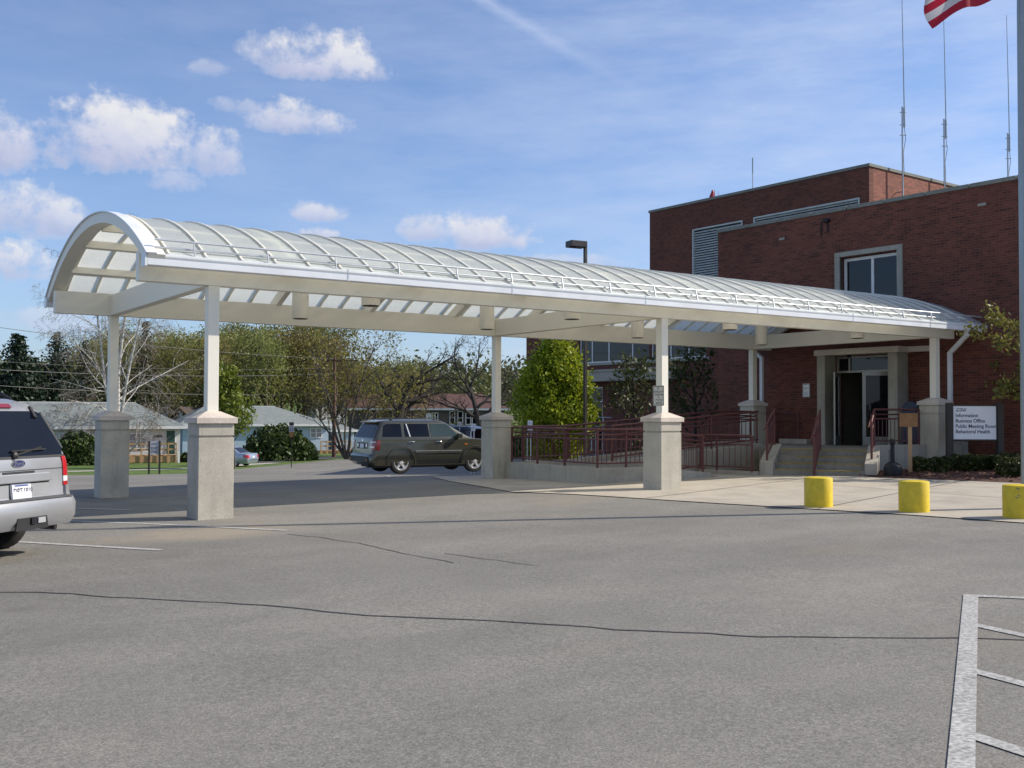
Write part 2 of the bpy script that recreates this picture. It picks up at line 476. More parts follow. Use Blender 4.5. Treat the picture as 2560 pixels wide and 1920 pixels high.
# ================================================================== GROUND
def axis_vals(lo, a, b, hi, step, grow=1.25):
    v = list(np.arange(a, b+.01, step)); d = step
    while v[-1] < hi: d *= grow; v.append(v[-1]+d)
    d = step
    while v[0] > lo: d *= grow; v.insert(0, v[0]-d)
    return v
def ground_sheet():
    xs = axis_vals(-900, -30, 75, 1300, 1.5); ys = axis_vals(-300, -24, 85, 1300, 1.5)
    mb = MB(); nx = len(xs)
    mb.v = [(x, y, gz(x, y)-.012) for y in ys for x in xs]
    mb.f = [(j*nx+i, j*nx+i+1, (j+1)*nx+i+1, (j+1)*nx+i) for j in range(len(ys)-1) for i in range(nx-1)]
    mb.m = [0]*len(mb.f)
    return mb.build('ground', M_grass, recalc=False, smooth=True, kind='structure')
ground_sheet()
def sheet(name, poly, mat, dz, step=1.5, thick=0, kind='structure', zf=gz):
    bm = bmesh.new()
    f = bm.faces.new([bm.verts.new((x, y, 0)) for x, y in poly])
    bmesh.ops.triangulate(bm, faces=[f])
    xs = [p[0] for p in poly]; ys = [p[1] for p in poly]
    for ax, lo, hi in ((0, min(xs), max(xs)), (1, min(ys), max(ys))):
        k = math.floor(lo/step)*step+step
        while k < hi:
            co = [0, 0, 0]; no = [0, 0, 0]; co[ax] = k; no[ax] = 1
            bmesh.ops.bisect_plane(bm, geom=bm.verts[:]+bm.edges[:]+bm.faces[:], plane_co=co, plane_no=no)
            k += step
    for v in bm.verts: v.co.z = zf(v.co.x, v.co.y)+dz
    for f in bm.faces:
        f.normal_update()
        if f.normal.z < 0: f.normal_flip()
    if thick:
        r = bmesh.ops.extrude_face_region(bm, geom=bm.faces[:])
        for e in r['geom']:
            if isinstance(e, bmesh.types.BMVert): e.co.z -= 0
        lower = set(bm.verts)-{e for e in r['geom'] if isinstance(e, bmesh.types.BMVert)}
        for v in lower: v.co.z -= thick
        bmesh.ops.recalc_face_normals(bm, faces=bm.faces)
    me = bpy.data.meshes.new(name); bm.to_mesh(me); bm.free(); me.materials.append(mat)
    o = bpy.data.objects.new(name, me); COL.objects.link(o); o['kind'] = kind
    return o
LAWN = [(-40, 46), (-6, 47.5), (4, 48.3), (7.4, 46.4), (10.1, 44.8), (13.6, 45.8), (18.7, 52.1), (25.4, 59.2), (31, 65.4), (35.4, 69.8), (41, 71), (50, 67)]
LOT = [(-40, -40), (70, -40), (70, 9), (30, 9), (20.2, 9), (18.6, 13), (18.2, 17), (19.6, 22), (23.5, 30), (40, 55)]+LAWN[::-1]
sheet('parking_lot', LOT, M_asph, 0)
# newer, darker asphalt under the canopy and along its far side
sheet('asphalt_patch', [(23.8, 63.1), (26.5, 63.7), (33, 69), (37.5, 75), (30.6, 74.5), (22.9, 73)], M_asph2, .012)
sheet('driveway', [(37.2, 74.4), (41.5, 71.5), (52, 82), (48, 85)], M_walk, .014)
APRON = [(8.36, 7.86), (7.6, 5.6), (6.95, 3), (6.52, 1.43), (7.0, 0), (7.41, -1.5), (7.81, -2.98), (8.29, -4.55), (8.71, -5.96), (9.04, -7.63), (9.6, -10), (11, -13),
         (30, -13), (30, -3.5), (21, -3), (21, 7.5), (9.4, 7.5)]
sheet('concrete_apron', APRON, M_apron, .014)
for a, b in (((7.45, -1.5), (14.9, .6)), ((6.6, 1.7), (12.8, 1.75)), ((8.35, -4.6), (16, -2.3)), ((12.8, 1.8), (12.3, -12)), ((9.1, -7.6), (17, -5.6))):
    a, b = Vector(a), Vector(b); n = Vector((a.y-b.y, b.x-a.x)).normalized()*.012
    sheet('apron_joint', [a+n, a-n, b-n, b+n], M_seam, .019, 2)
sheet('sidewalk', [(-30, 57.6), (.85, 56.6), (8.85, 53.9), (16.6, 55.9), (23.4, 61.7), (25.4, 63.2), (26.2, 62.4), (24.2, 60.7), (17.2, 54.6), (8.85, 52.3), (.85, 55), (-30, 56)], M_walk, .004)
sheet('footpath', [(21.6, 25.6), (23.2, 29), (27.2, 24.6), (29, 18.6), (27.3, 17.9), (25.4, 22.6)], M_walk, .01)
def mulch_z(x, y):
    e = min(1, max(0, (x-(15.35+(-.53-y)*.36))*.9))
    return gz(x, y)+.09*e*(1+.6*noise.noise((x*2.1, y*2.1, 0)))+.03*noise.noise((x*9, y*9, 3))*e
sheet('mulch_bed', [(15.36, -.5), (15.76, -1.39), (15.99, -2.22), (16.28, -3.51), (16.9, -5.5), (17.6, -8), (19.95, -8), (19.8, -.2), (18.2, .05), (15.6, .02)], M_mulch, .02, .12, zf=mulch_z)

def strip(name, pts, w, mat, dz=.006, wob=0, kind='structure'):
    """a thin painted or worn strip along a polyline on the ground"""
    P = [Vector(p) for p in pts]; Q = []
    for a, b in zip(P, P[1:]):
        k = max(1, int((b-a).length/.18)) if wob else max(1, int((b-a).length/1.2))
        Q += [a+(b-a)*(i/k) for i in range(k)]
    Q.append(P[-1])
    mb = MB()
    for i, q in enumerate(Q):
        d = (Q[min(i+1, len(Q)-1)]-Q[max(i-1, 0)]).normalized(); n = Vector((-d.y, d.x))
        j = n*noise.noise((q.x*1.7, q.y*1.7, 9))*wob*2.2+n*noise.noise((q.x*6, q.y*6, 2))*wob
        ww = w*(1+(.55*noise.noise((q.x*3.3, q.y*3.3, 5)) if wob else 0))/2
        for sgn in (1, -1):
            p = q+j+n*ww*sgn
            mb.v.append((p.x, p.y, gz(p.x, p.y)+dz))
    mb.f = [(2*i, 2*i+1, 2*i+3, 2*i+2) for i in range(len(Q)-1)]; mb.m = [0]*len(mb.f)
    return mb.build(name, mat, recalc=True, kind=kind)
# cracks in the asphalt
strip('pavement_crack', [(-5.2, -4.2), (-3.65, -5.28), (-3.14, -5.79), (-2.72, -6.32), (-2.32, -6.82), (-1.73, -7.65), (-1.42, -8.2), (-1.06, -8.59), (-.58, -9.11), (-.14, -9.72), (.17, -10.08), (.53, -10.52), (.98, -10.85), (1.64, -11.36), (1.93, -11.67), (3, -12.4)], .026, M_crack, .004, .03)
strip('pavement_crack', [(.18, -2.67), (.37, -3.23), (.52, -4.08), (.5, -5.15), (.63, -6.16)], .022, M_seam, .004, .03)
strip('pavement_crack', [(.89, -5.47), (1.09, -6.31), (1.2, -6.8)], .018, M_seam, .004, .03)
# painted parking lines
strip('parking_line', [(-3.8, 3.9), (.3, -2.31)], .10, M_line)
strip('parking_line', [(-5.2, 1.95), (-1.66, -3.30)], .10, M_line)
strip('parking_line', [(-2.5, 5.4), (-.55, 2.35)], .10, M_line)
strip('parking_line', [(3.27, -10.43), (-1.9, -13.6)], .118, M_line2, .008)
strip('parking_line', [(3.22, -10.42), (5.5, -13.2)], .10, M_line2, .007)
for x, y in ((2.17, -11.17), (.9, -11.92), (-.29, -12.68)):
    strip('hatch_line', [(x-.02, y+.03), (x-.35, y-2.6)], .105, M_line2, .006)
for x, y, dx, dy in ((7.6, 8.6, .5, 1.2), (9.5, 7.95, -.25, 1.25), (11.6, 7.6, -1.3, 1.5)):
    strip('parking_line', [(x, y), (x+dx, y+dy)], .11, M_line2)
strip('parking_line', [(22.8, 54.3), (28.4, 56.1)], .12, M_line); strip('parking_line', [(19.2, 44), (30, 49.5)], .12, M_line); strip('parking_line', [(15.5, 36), (26, 40)], .12, M_line)

# ================================================================== CANOPY
W = 6.08; LB = 9.215; XC = (0, LB, 2*LB); YC = (0, W)
XW = 19.75; WD = Vector((-.04812, .99884, 0)); WN = Vector((WD.y, -WD.x, 0))     # hospital wall: along WD, WN points into the building
def wp(a, z, n=0): return Vector((XW, 0, z))+WD*a+WN*n
def wallx(y): return XW-.0482*y
RA = 6.878; ZC = 4.9-RA; TH = math.asin(3.7/RA)
def arc(t, dr=0): return (3.04+(RA+dr)*math.sin(t), ZC+(RA+dr)*math.cos(t))
can = thing('entrance_canopy', (LB, W/2, 0), 'long cream entrance canopy with white ribbed barrel roof on concrete pedestals', 'canopy')
# translucent shell
mb = MB(); NT = 28; NX = 40
for i in range(NX+1):
    for j in range(NT+1):
        y, z = arc(-TH+2*TH*j/NT)
        x0, x1 = -1.1, wallx(y)-.02
        mb.v.append((x0+(x1-x0)*i/NX, y, z))
n1 = NT+1
mb.f = [(i*n1+j, i*n1+j+1, (i+1)*n1+j+1, (i+1)*n1+j) for i in range(NX) for j in range(NT)]
mb.m = [0]*len(mb.f)
mb.build('roof_shell', M_glaz, can, smooth=True, recalc=False)
def arch_bar(x0, x1, d0, d1, th=TH, n=36, shear=False):
    m = MB()
    for k in range(n+1):
        t = -th+2*th*k/n
        for dr in (d1, d0):
            y, z = arc(t, dr)
            for x in (x0, x1): m.v.append((x, y, z))
    for k in range(n):
        a = 4*k; b = a+4
        m.f += [(a, b, b+1, a+1), (a+2, a+3, b+3, b+2), (a, a+2, b+2, b), (a+1, b+1, b+3, a+3)]
    m.f += [(0, 1, 3, 2), (4*n, 4*n+2, 4*n+3, 4*n+1)]
    m.m = [0]*len(m.f)
    return m
arch_bar(-1.145, -.90, -.14, .03).build('end_arch', M_cream, can)
arch_bar(-1.175, -1.02, .031, .05).build('arch_flashing', M_white, can)
for k in range(38):
    x = -.83+.54*k
    if x > 19.28: break
    arch_bar(x-.014, x+.014, .0, .03, TH*.985).build('roof_rib', M_cream, can)
    arch_bar(x-.013, x+.013, -.045, -.012, TH*.99).build('glazing_bar', M_cream, can)
for k in range(1, 10):
    x = -1.1+2.27*k
    arch_bar(x-.06, x+.06, -.27, -.057, TH*.93).build('roof_arch', M_cream, can)
for t in (0, 11, -11, 21.5, -21.5):
    y, z = arc(R(t), -.13); m = MB()
    ey = Vector((0, math.cos(R(t)), -math.sin(R(t)))); ez = Vector((0, math.sin(R(t)), math.cos(R(t))))
    m.obox((0, y, z), (1, 0, 0), ey, ez, -.93, wallx(y)-.05, -.05, .05, -.062, .072)
    m.build('purlin', M_cream, can)
for y0 in YC:
    m = MB().box(-1.117, 19.15, y0-.0867, y0+.0867, 3.525, 3.963)
    m.build('beam', M_cream, can, bevel=.006)
for x0 in XC:
    m = MB().box(x0-.0867, x0+.0867, .089, W-.089, 3.528, 3.93)
    m.build('crossbeam', M_cream, can, bevel=.006)
for y0 in YC:
    s = -1 if y0 == 0 else 1
    ya, yb = sorted((y0+s*.64, y0+s*.46))
    xe = wallx(y0)-.03
    g = MB().box(-1.145, xe, ya, yb, 3.69, 3.86)
    go = g.build('gutter', M_white, can, bevel=.008)
    ec = MB().box(-1.178, -1.148, ya-.004, yb+.02, 3.675, 3.875); ec.build('gutter_end', M_white, go)
    # overlapping lap joints of the gutter sheet
    lj = MB()
    for x in (1.95, 5.1, 8.2, 11.3, 14.4, 17.3): lj.box(x, x+.03, y0+s*.64-.004, y0+s*.64+.004, 3.684, 3.866)
    lj.build('lap_joint', M_alu, go)
    rl = MB().tube([(-1.03, y0+s*.50, 3.97), (xe-.15, y0+s*.50, 3.97)], .015, 10)
    lo = rl.build('snow_rail', M_alu, can, smooth=True)
    ru = MB().tube([(-1.02, y0+s*.55, 4.075), (xe-.1, y0+s*.55, 4.075)], .0175, 10)
    up = ru.build('snow_rail', M_alu, can, smooth=True)
    for k in range(18):
        x = -.46+1.12*k
        if x > 19.3: break
        MB().bar((x, y0+s*.60, 3.85), (x, y0+s*.55, 4.055), .034, .012, (1, 0, 0)).build('rail_bracket', M_alu, can)
# columns on pedestals
PEDZ = {(0, 0): 0, (1, 0): .07, (2, 0): .1, (0, 1): -.1, (1, 1): -.045, (2, 1): .06}
for i, x0 in enumerate(XC):
    for j, y0 in enumerate(YC):
        c = MB().box(x0-.0867, x0+.0867, y0-.0867, y0+.0867, 1.60, 3.5235)
        c.build('column', M_cream, can, bevel=.008)
        z0 = PEDZ[(i, j)]-.12; top = 1.432 if i < 2 else 1.83
        zc = 1.22 if i < 2 else 1.60
        p = MB()
        p.box(x0-.27, x0+.27, y0-.27, y0+.27, z0, zc)
        p.box(x0-.252, x0+.252, y0-.252, y0+.252, zc, zc+.03)
        p.box(x0-.27, x0+.27, y0-.27, y0+.27, zc+.03, top)
        po = p.build('pedestal', M_ped, can, bevel=.006)
        q = MB(); h = .31
        q.add([(x0+a*h, y0+b*h, top+dz) for dz in (0.003, .085) for a, b in ((-1, -1), (1, -1), (1, 1), (-1, 1))]+
              [(x0+a*.105, y0+b*.105, top+.185) for a, b in ((-1, -1), (1, -1), (1, 1), (-1, 1))],
              [(3, 2, 1, 0), (0, 1, 5, 4), (1, 2, 6, 5), (2, 3, 7, 6), (3, 0, 4, 7), (4, 5, 9, 8), (5, 6, 10, 9), (6, 7, 11, 10), (7, 4, 8, 11), (8, 9, 10, 11)])
        q.build('cap', M_cap, po)
# downspouts
m = MB()
pts = [(18.95, -.55, 3.72), (18.95, -.55, 3.58), (18.55, -.12, 3.2), (18.6, -.1, 1.9)]
m.bar((18.95, -.55, 3.70), (18.95, -.55, 3.56), .10, .08, (1, 0, 0)); m.bar((18.95, -.55, 3.58), (19.05, -.02, 3.16), .10, .08, (1, 0, 0)); m.bar((19.05, -.02, 3.19), (19.05, -.02, .3), .10, .08, (1, 0, 0))
m.build('downspout', M_white, can)
m = MB()
m.bar((18.95, 6.6, 3.70), (18.95, 6.6, 3.56), .10, .08, (1, 0, 0)); m.bar((18.95, 6.6, 3.58), (19.0, 6.25, 3.3), .10, .08, (1, 0, 0)); m.bar((19.0, 6.25, 3.33), (19.0, 6.25, .3), .10, .08, (1, 0, 0))
m.build('downspout', M_white, can)

# cylinder lights under the roof
ORD = ['nearest the open end', 'second from the open end', 'third from the open end', 'nearest the brick wall']
first = None
for k in range(4):
    for side, y0 in (('far', 4.66), ('near', 1.42)):
        loc = (3.39+4.62*k, y0, 3.55)
        lab = 'cream cylinder light along the %s canopy beam, %s' % (side, ORD[k])
        if first is None:
            t = thing('cylinder_light', loc, lab, 'ceiling light', 'cylinder lights under the canopy roof')
            x, y, z = loc
            zt = ZC+math.sqrt((RA-.1)**2-(y-3.04)**2)
            MB().lathe([(.165, z), (.17, z+.008), (.17, z+.62), (.15, z+.63)], 28, (x, y, 0)).build('housing', M_cream, t, smooth=True)
            MB().lathe([(.15, z-.006), (.15, z-.001)], 28, (x, y, 0)).build('lens', M_darkin, t)
            MB().tube([(x, y, z+.62), (x, y, zt)], .02, 8).build('stem', M_cream, t)
            first = t
        else:
            t = copy_tree(first); t.location = loc; t['label'] = lab

# ================================================================== HOSPITAL
UZ = Vector((0, 0, 1))
hosp = thing('hospital_building', (20, 3, 0), 'dark red brick hospital building with flat roof and taller block behind', 'building')
def hole_wall(mb, o, ex, ez, n, xr, zr, holes, t, mi=0):
    """wall with rectangular openings, outer face at o, thickness t along n"""
    o, ex, ez, n = Vector(o), Vector(ex), Vector(ez), Vector(n)
    xs = sorted({xr[0], xr[1], *[h[0] for h in holes], *[h[1] for h in holes]})
    zs = sorted({zr[0], zr[1], *[h[2] for h in holes], *[h[3] for h in holes]})
    inh = lambda x, z: any(h[0] < x < h[1] and h[2] < z < h[3] for h in holes)
    solid = {}
    for i in range(len(xs)-1):
        for k in range(len(zs)-1):
            solid[i, k] = not inh((xs[i]+xs[i+1])/2, (zs[k]+zs[k+1])/2)
    P = lambda x, z, d: o+ex*x+ez*z+n*d
    for (i, k), sld in solid.items():
        if not sld: continue
        x0, x1, z0, z1 = xs[i], xs[i+1], zs[k], zs[k+1]
        mb.add([P(x0, z0, 0), P(x1, z0, 0), P(x1, z1, 0), P(x0, z1, 0)], [(0, 1, 2, 3)], mi)
        mb.add([P(x0, z0, t), P(x1, z0, t), P(x1, z1, t), P(x0, z1, t)], [(3, 2, 1, 0)], mi)
        for di, dk, a, b in ((-1, 0, (x0, z0), (x0, z1)), (1, 0, (x1, z0), (x1, z1)), (0, -1, (x0, z0), (x1, z0)), (0, 1, (x0, z1), (x1, z1))):
            if not solid.get((i+di, k+dk), False):
                mb.add([P(*a, 0), P(*b, 0), P(*b, t), P(*a, t)], [(0, 1, 2, 3)], mi)
    return mb
NB = 13.23                                  # how far back the taller block's face stands
def A_(a): return round(-13.86+(a+14.10)*1.1474, 3)
def Z_(z): return round(1.6+(z-1.6)*1.1474, 3)
m = MB(); hole_wall(m, wp(0, 0), WD, UZ, WN, (-1.5, 8.412), (-.4, 7.46), [(1.93, 3.77, 4.62, 6.10), (1.93, 3.93, .72, 3.25)], .32)
front = m.build('wall', M_bx, hosp)
m = MB(); m.obox(wp(0, 0), WD, WN, UZ, 8.11, 8.412, .325, NB-.002, -.4, 7.46); m.build('wall', M_by, hosp)
m = MB(); m.obox(wp(0, 0), WD, WN, UZ, -1.5, -1.2, .325, 24, -.4, 7.46); m.build('wall', M_by, hosp)
m = MB(); m.obox(wp(0, 0), WD, WN, UZ, -1.19, 8.10, .33, 24, 7.05, 7.2); m.build('roof', M_coping, hosp)
m = MB()
a = 8.452
while a > -1.5:
    m.obox(wp(0, 0), WD, WN, UZ, max(a-1.22, -1.54), a-.012, -.04, .38, 7.463, 7.565); a -= 1.232
m.build('coping', M_coping, hosp)
m = MB(); m.obox(wp(0, 0), WD, WN, UZ, 8.06, 8.45, .385, NB-.06, 7.463, 7.56); m.obox(wp(0, 0), WD, WN, UZ, -1.54, -1.15, .385, 24, 7.463, 7.56); m.build('coping', M_coping, hosp)
# taller block and left wing
m = MB()
hole_wall(m, wp(0, 0, NB), WD, UZ, WN, (A_(8.2), A_(19.75)), (-.8, Z_(10.83)), [(A_(14.25), A_(17.1), Z_(6.6), Z_(9.71)), (A_(8.6), A_(13.68), Z_(8.2), Z_(9.74)), (A_(16.3), A_(19.7), Z_(4.05), Z_(6.1))], .3)
m.build('wall', M_bx, hosp)
m = MB(); m.obox(wp(0, 0), WD, WN, UZ, A_(8.2), A_(8.2)+.3, NB+.302, 33, 6.5, Z_(10.83)); m.build('wall', M_by, hosp)
m = MB(); m.obox(wp(0, 0), WD, WN, UZ, A_(19.75)-.3, A_(19.75), NB+.302, 33, 6.5, Z_(10.83)); m.build('wall', M_by, hosp)
m = MB()
m.obox(wp(0, 0), WD, WN, UZ, A_(8.2)-.05, A_(19.75)+.05, NB-.05, NB+.35, Z_(10.83)+.003, Z_(10.83)+.13); m.obox(wp(0, 0), WD, WN, UZ, A_(8.2)-.05, A_(8.2)+.35, NB+.352, 33, Z_(10.83)+.003, Z_(10.83)+.128)
m.build('coping', M_coping, hosp)
m = MB(); m.obox(wp(0, 0), WD, WN, UZ, A_(8.2)+.31, A_(19.75)-.31, NB+.31, 33, 11.6, 11.7); m.build('roof', M_coping, hosp)
m = MB()
wing_holes = [(A_(p), A_(q), Z_(r_), Z_(u)) for p, q, r_, u in ((19.8, 24.72, 4.05, 6.1), (25.95, 27.75, 4.05, 6.1), (22.98, 23.9, -.2, 2.9))]
hole_wall(m, wp(0, 0, NB+.004), WD, UZ, WN, (A_(19.75)+.002, A_(29.0)), (-1, 7.6), wing_holes, .3)
m.build('wall', M_bx, hosp)
m = MB(); m.obox(wp(0, 0), WD, WN, UZ, A_(29)-.3, A_(29), NB+.31, 33, -1, 7.6); m.build('wall', M_by, hosp)
m = MB(); m.obox(wp(0, 0), WD, WN, UZ, A_(19.75)+.01, A_(29)+.05, NB-.05, 33, 7.603, 7.72); m.build('coping', M_coping, hosp)
def window(a0, a1, z0, z1, n, mull, fr=.06, rails=(), mat=M_winf):
    """framed window set in an opening: frame and mullions, with one pane as its sub-part"""
    f = MB()
    P = dict(o=wp(0, 0), ex=WD, ey=WN, ez=UZ)
    def bx(x0, x1, za, zb, d0=n, d1=n+.07): f.obox(P['o'], WD, WN, UZ, x0, x1, d0, d1, za, zb)
    bx(a0, a0+fr, z0, z1); bx(a1-fr, a1, z0, z1); bx(a0+fr, a1-fr, z0, z0+fr); bx(a0+fr, a1-fr, z1-fr, z1)
    for x in mull: bx(x-fr/2, x+fr/2, z0+fr, z1-fr, n+.003, n+.066)
    for z in rails: bx(a0+fr, a1-fr, z-fr/2, z+fr/2, n+.006, n+.062)
    w = f.build('window', mat, hosp)
    g = MB().obox(wp(0, 0), WD, WN, UZ, a0+fr*.5, a1-fr*.5, n+.03, n+.04, z0+fr*.5, z1-fr*.5)
    g.build('pane', M_glass, w)
    # dim room behind the glass
    return w
# upstairs window over the canopy, in its stone surround
w = window(1.95, 3.75, 4.64, 6.08, .16, (2.82,), .085)
m = MB()
for x0, x1, z0, z1 in ((1.76, 1.93, 4.5, 6.12), (3.77, 3.94, 4.5, 6.12), (1.76, 3.94, 6.12, 6.26), (1.72, 3.98, 4.4, 4.5)):
    m.obox(wp(0, 0), WD, WN, UZ, x0, x1, -.045, .12, z0+.001, z1-.001)
m.build('window_surround', M_stone, hosp, bevel=.006)
for a0, a1, mu in ((19.8, 24.72, (20.98, 22.62, 23.83)), (25.95, 27.75, (26.85,)), (16.3, 19.7, (17.4, 18.5))):
    window(A_(a0)+.004, A_(a1)-.004, Z_(4.05)+.004, Z_(6.1)-.004, NB+.1, [A_(q) for q in mu], .08)
m = MB(); m.obox(wp(0, 0), WD, WN, UZ, A_(16.1), A_(24.9), NB-.09, NB+.10, Z_(3.93), Z_(4.05)-.001); m.obox(wp(0, 0), WD, WN, UZ, A_(25.8), A_(27.9), NB-.09, NB+.10, Z_(3.93), Z_(4.05)-.001)
m.build('sill', M_stone, hosp)
m = MB(); m.obox(wp(0, 0), WD, WN, UZ, A_(17.6), A_(24.6), NB-1.0, NB-.001, Z_(3.12), Z_(3.56)); m.obox(wp(0, 0), WD, WN, UZ, A_(17.55), A_(24.65), NB-1.05, NB-.001, Z_(3.56)+.003, Z_(3.67))
m.build('porch_fascia', M_wallc, hosp)
f = MB()
for x0, x1, z0, z1 in ((22.99, 23.06, -.2, 2.88), (23.82, 23.89, -.2, 2.88), (23.061, 23.819, 2.81, 2.88), (23.061, 23.819, 2.15, 2.2)):
    f.obox(wp(0, 0), WD, WN, UZ, A_(x0), A_(x1), NB+.06, NB+.14, Z_(z0), Z_(z1))
d = f.build('door', M_winf, hosp)
MB().obox(wp(0, 0), WD, WN, UZ, A_(23.03), A_(23.85), NB+.09, NB+.10, -.4, Z_(2.85)).build('pane', M_glass, d)
# louvres
for a0, a1, z0, z1 in ((A_(14.25)+.01, A_(17.1)-.01, Z_(6.6)+.01, Z_(9.71)-.01), (A_(8.6)+.01, A_(13.68)-.01, Z_(8.2)+.01, Z_(9.74)-.01)):
    m = MB(); nn = NB+.02
    for x0, x1, za, zb in ((a0, a0+.07, z0, z1), (a1-.07, a1, z0, z1), (a0+.07, a1-.07, z1-.07, z1), (a0+.07, a1-.07, z0, z0+.07)):
        m.obox(wp(0, 0), WD, WN, UZ, x0, x1, nn-.04, nn+.12, za, zb)
    z = z0+.12
    while z < z1-.12:
        m.obox(wp(0, z, nn+.05), WD, (WN*.75+UZ*.66), (UZ*.75-WN*.66), a0+.07, a1-.07, -.068, .068, -.009, .009); z += .125
    lv = m.build('louver', M_louver, hosp)
    MB().obox(wp(0, 0), WD, WN, UZ, a0+.05, a1-.05, nn+.16, nn+.17, z0, z1).build('backing', M_darkin, lv)
# small wall details
for a0, a1, z0, z1 in ((5.75, 5.95, 6.90, 6.97), (-.6, -.38, 6.95, 7.02)):
    MB().obox(wp(0, 0), WD, WN, UZ, a0, a1, -.006, .0, z0, z1).build('weep_vent', M_stone, hosp)
m = MB(); m.obox(wp(0, 0), WD, WN, UZ, 4.1, 4.28, -.12, -.002, 7.2, 7.28); m.obox(wp(0, 0), WD, WN, UZ, 4.17, 4.2, -.03, -.003, 6.9, 7.2)
m.build('security_light', M_black, hosp)
M_stain = pbr('damp_brick', (.045, .02, .015), .9, var=.3, scale=9)
m = MB(); m.prism([(4.36, 7.25), (4.44, 7.27), (4.47, 7.0), (4.45, 6.86), (4.41, 6.72), (4.385, 6.85), (4.35, 6.98)], wp(0, 0), WD, UZ, WN, -.003, -.001)
m.build('water_stain', M_stain, hosp)
# entrance: stone surround, transom, open doors, hallway
for x0, x1 in ((3.945, 4.21), (1.63, 1.915)): MB().obox(wp(0, 0), WD, WN, UZ, x0, x1, -.52, -.001, .60, 3.268).build('entrance_pier', M_stone, hosp, bevel=.008)
m = MB(); m.obox(wp(0, 0), WD, WN, UZ, 1.57, 4.27, -.58, -.001, 3.27, 3.435); m.obox(wp(0, 0), WD, WN, UZ, .9, 1.565, -.14, -.001, 3.28, 3.43)
m.build('entrance_lintel', M_cap, hosp, bevel=.008)
m = MB(); m.lathe([(.05, 0), (.075, .03), (.075, .06), (.03, .085)], 14, wp(3.22, 3.265, -.40), (0, 0, -1)); m.build('camera_dome', M_black, hosp, smooth=True)
m = MB()
dn = .02
for x0, x1, z0, z1 in ((1.935, 2.0, .72, 3.245), (3.86, 3.925, .72, 3.245), (2.0, 3.86, 2.78, 2.84), (2.0, 3.86, 3.19, 3.245), (3.48, 3.53, 2.84, 3.19)):
    m.obox(wp(0, 0), WD, WN, UZ, x0, x1, dn, dn+.09, z0, z1)
df = m.build('door_frame', M_doorf, hosp)
MB().obox(wp(0, 0), WD, WN, UZ, 1.97, 3.89, dn+.04, dn+.05, 2.81, 3.22).build('pane', M_glass, df)
def leaf(hinge_a, ang, sgn):
    """glazed door leaf swung outward about its hinge"""
    h = wp(hinge_a, 0, dn); d = (WD*(sgn*math.cos(ang))-WN*math.sin(ang)); q = Vector((d.y, -d.x, 0))
    m = MB()
    for x0, x1, z0, z1 in ((0, .085, .74, 2.775), (.83, .915, .74, 2.775), (.085, .83, .74, .98), (.085, .83, 2.66, 2.775)):
        m.obox(h, d, q, UZ, x0, x1, -.022, .022, z0, z1)
    dl = m.build('door', M_doorf, hosp)
    MB().obox(h, d, q, UZ, .06, .86, -.004, .004, .9, 2.72).build('pane', M_glass, dl)
    hb = MB()
    hb.tube([h+d*.1+q*.06+UZ*1.72, h+d*.82+q*.06+UZ*1.72], .018, 8); hb.tube([h+d*.78-q*.05+UZ*1.55, h+d*.78-q*.05+UZ*1.85], .018, 8)
    hb.build('handle', M_black, dl)
    return dl, h, d, q
leaf(3.86, R(62), -1)
dl, h, d, q = leaf(2.0, R(48), 1)
MB().obox(h, d, q, UZ, .6, .8, .005, .009, 2.0, 2.35).build('notice', M_sign, dl)
hb = MB().lathe([(.09, .005), (.09, .011)], 20, h+d*.45+UZ*2.2, q); hb.build('sticker', M_signtan, dl)
m = MB()
for x0, x1, d0, d1, z0, z1 in ((1.5, 1.6, .33, 6, .7, 3.3), (4.3, 4.4, .33, 6, .7, 3.3), (1.5, 4.4, 6, 6.1, .7, 3.3), (1.5, 4.4, .33, 6, 3.3, 3.4)):
    m.obox(wp(0, 0), WD, WN, UZ, x0, x1, d0, d1, z0, z1)
m.build('hallway', M_inwall, hosp)
MB().obox(wp(0, 0), WD, WN, UZ, 1.6, 4.3, .33, 6, .66, .70).build('hallway_floor', M_darkin, hosp)

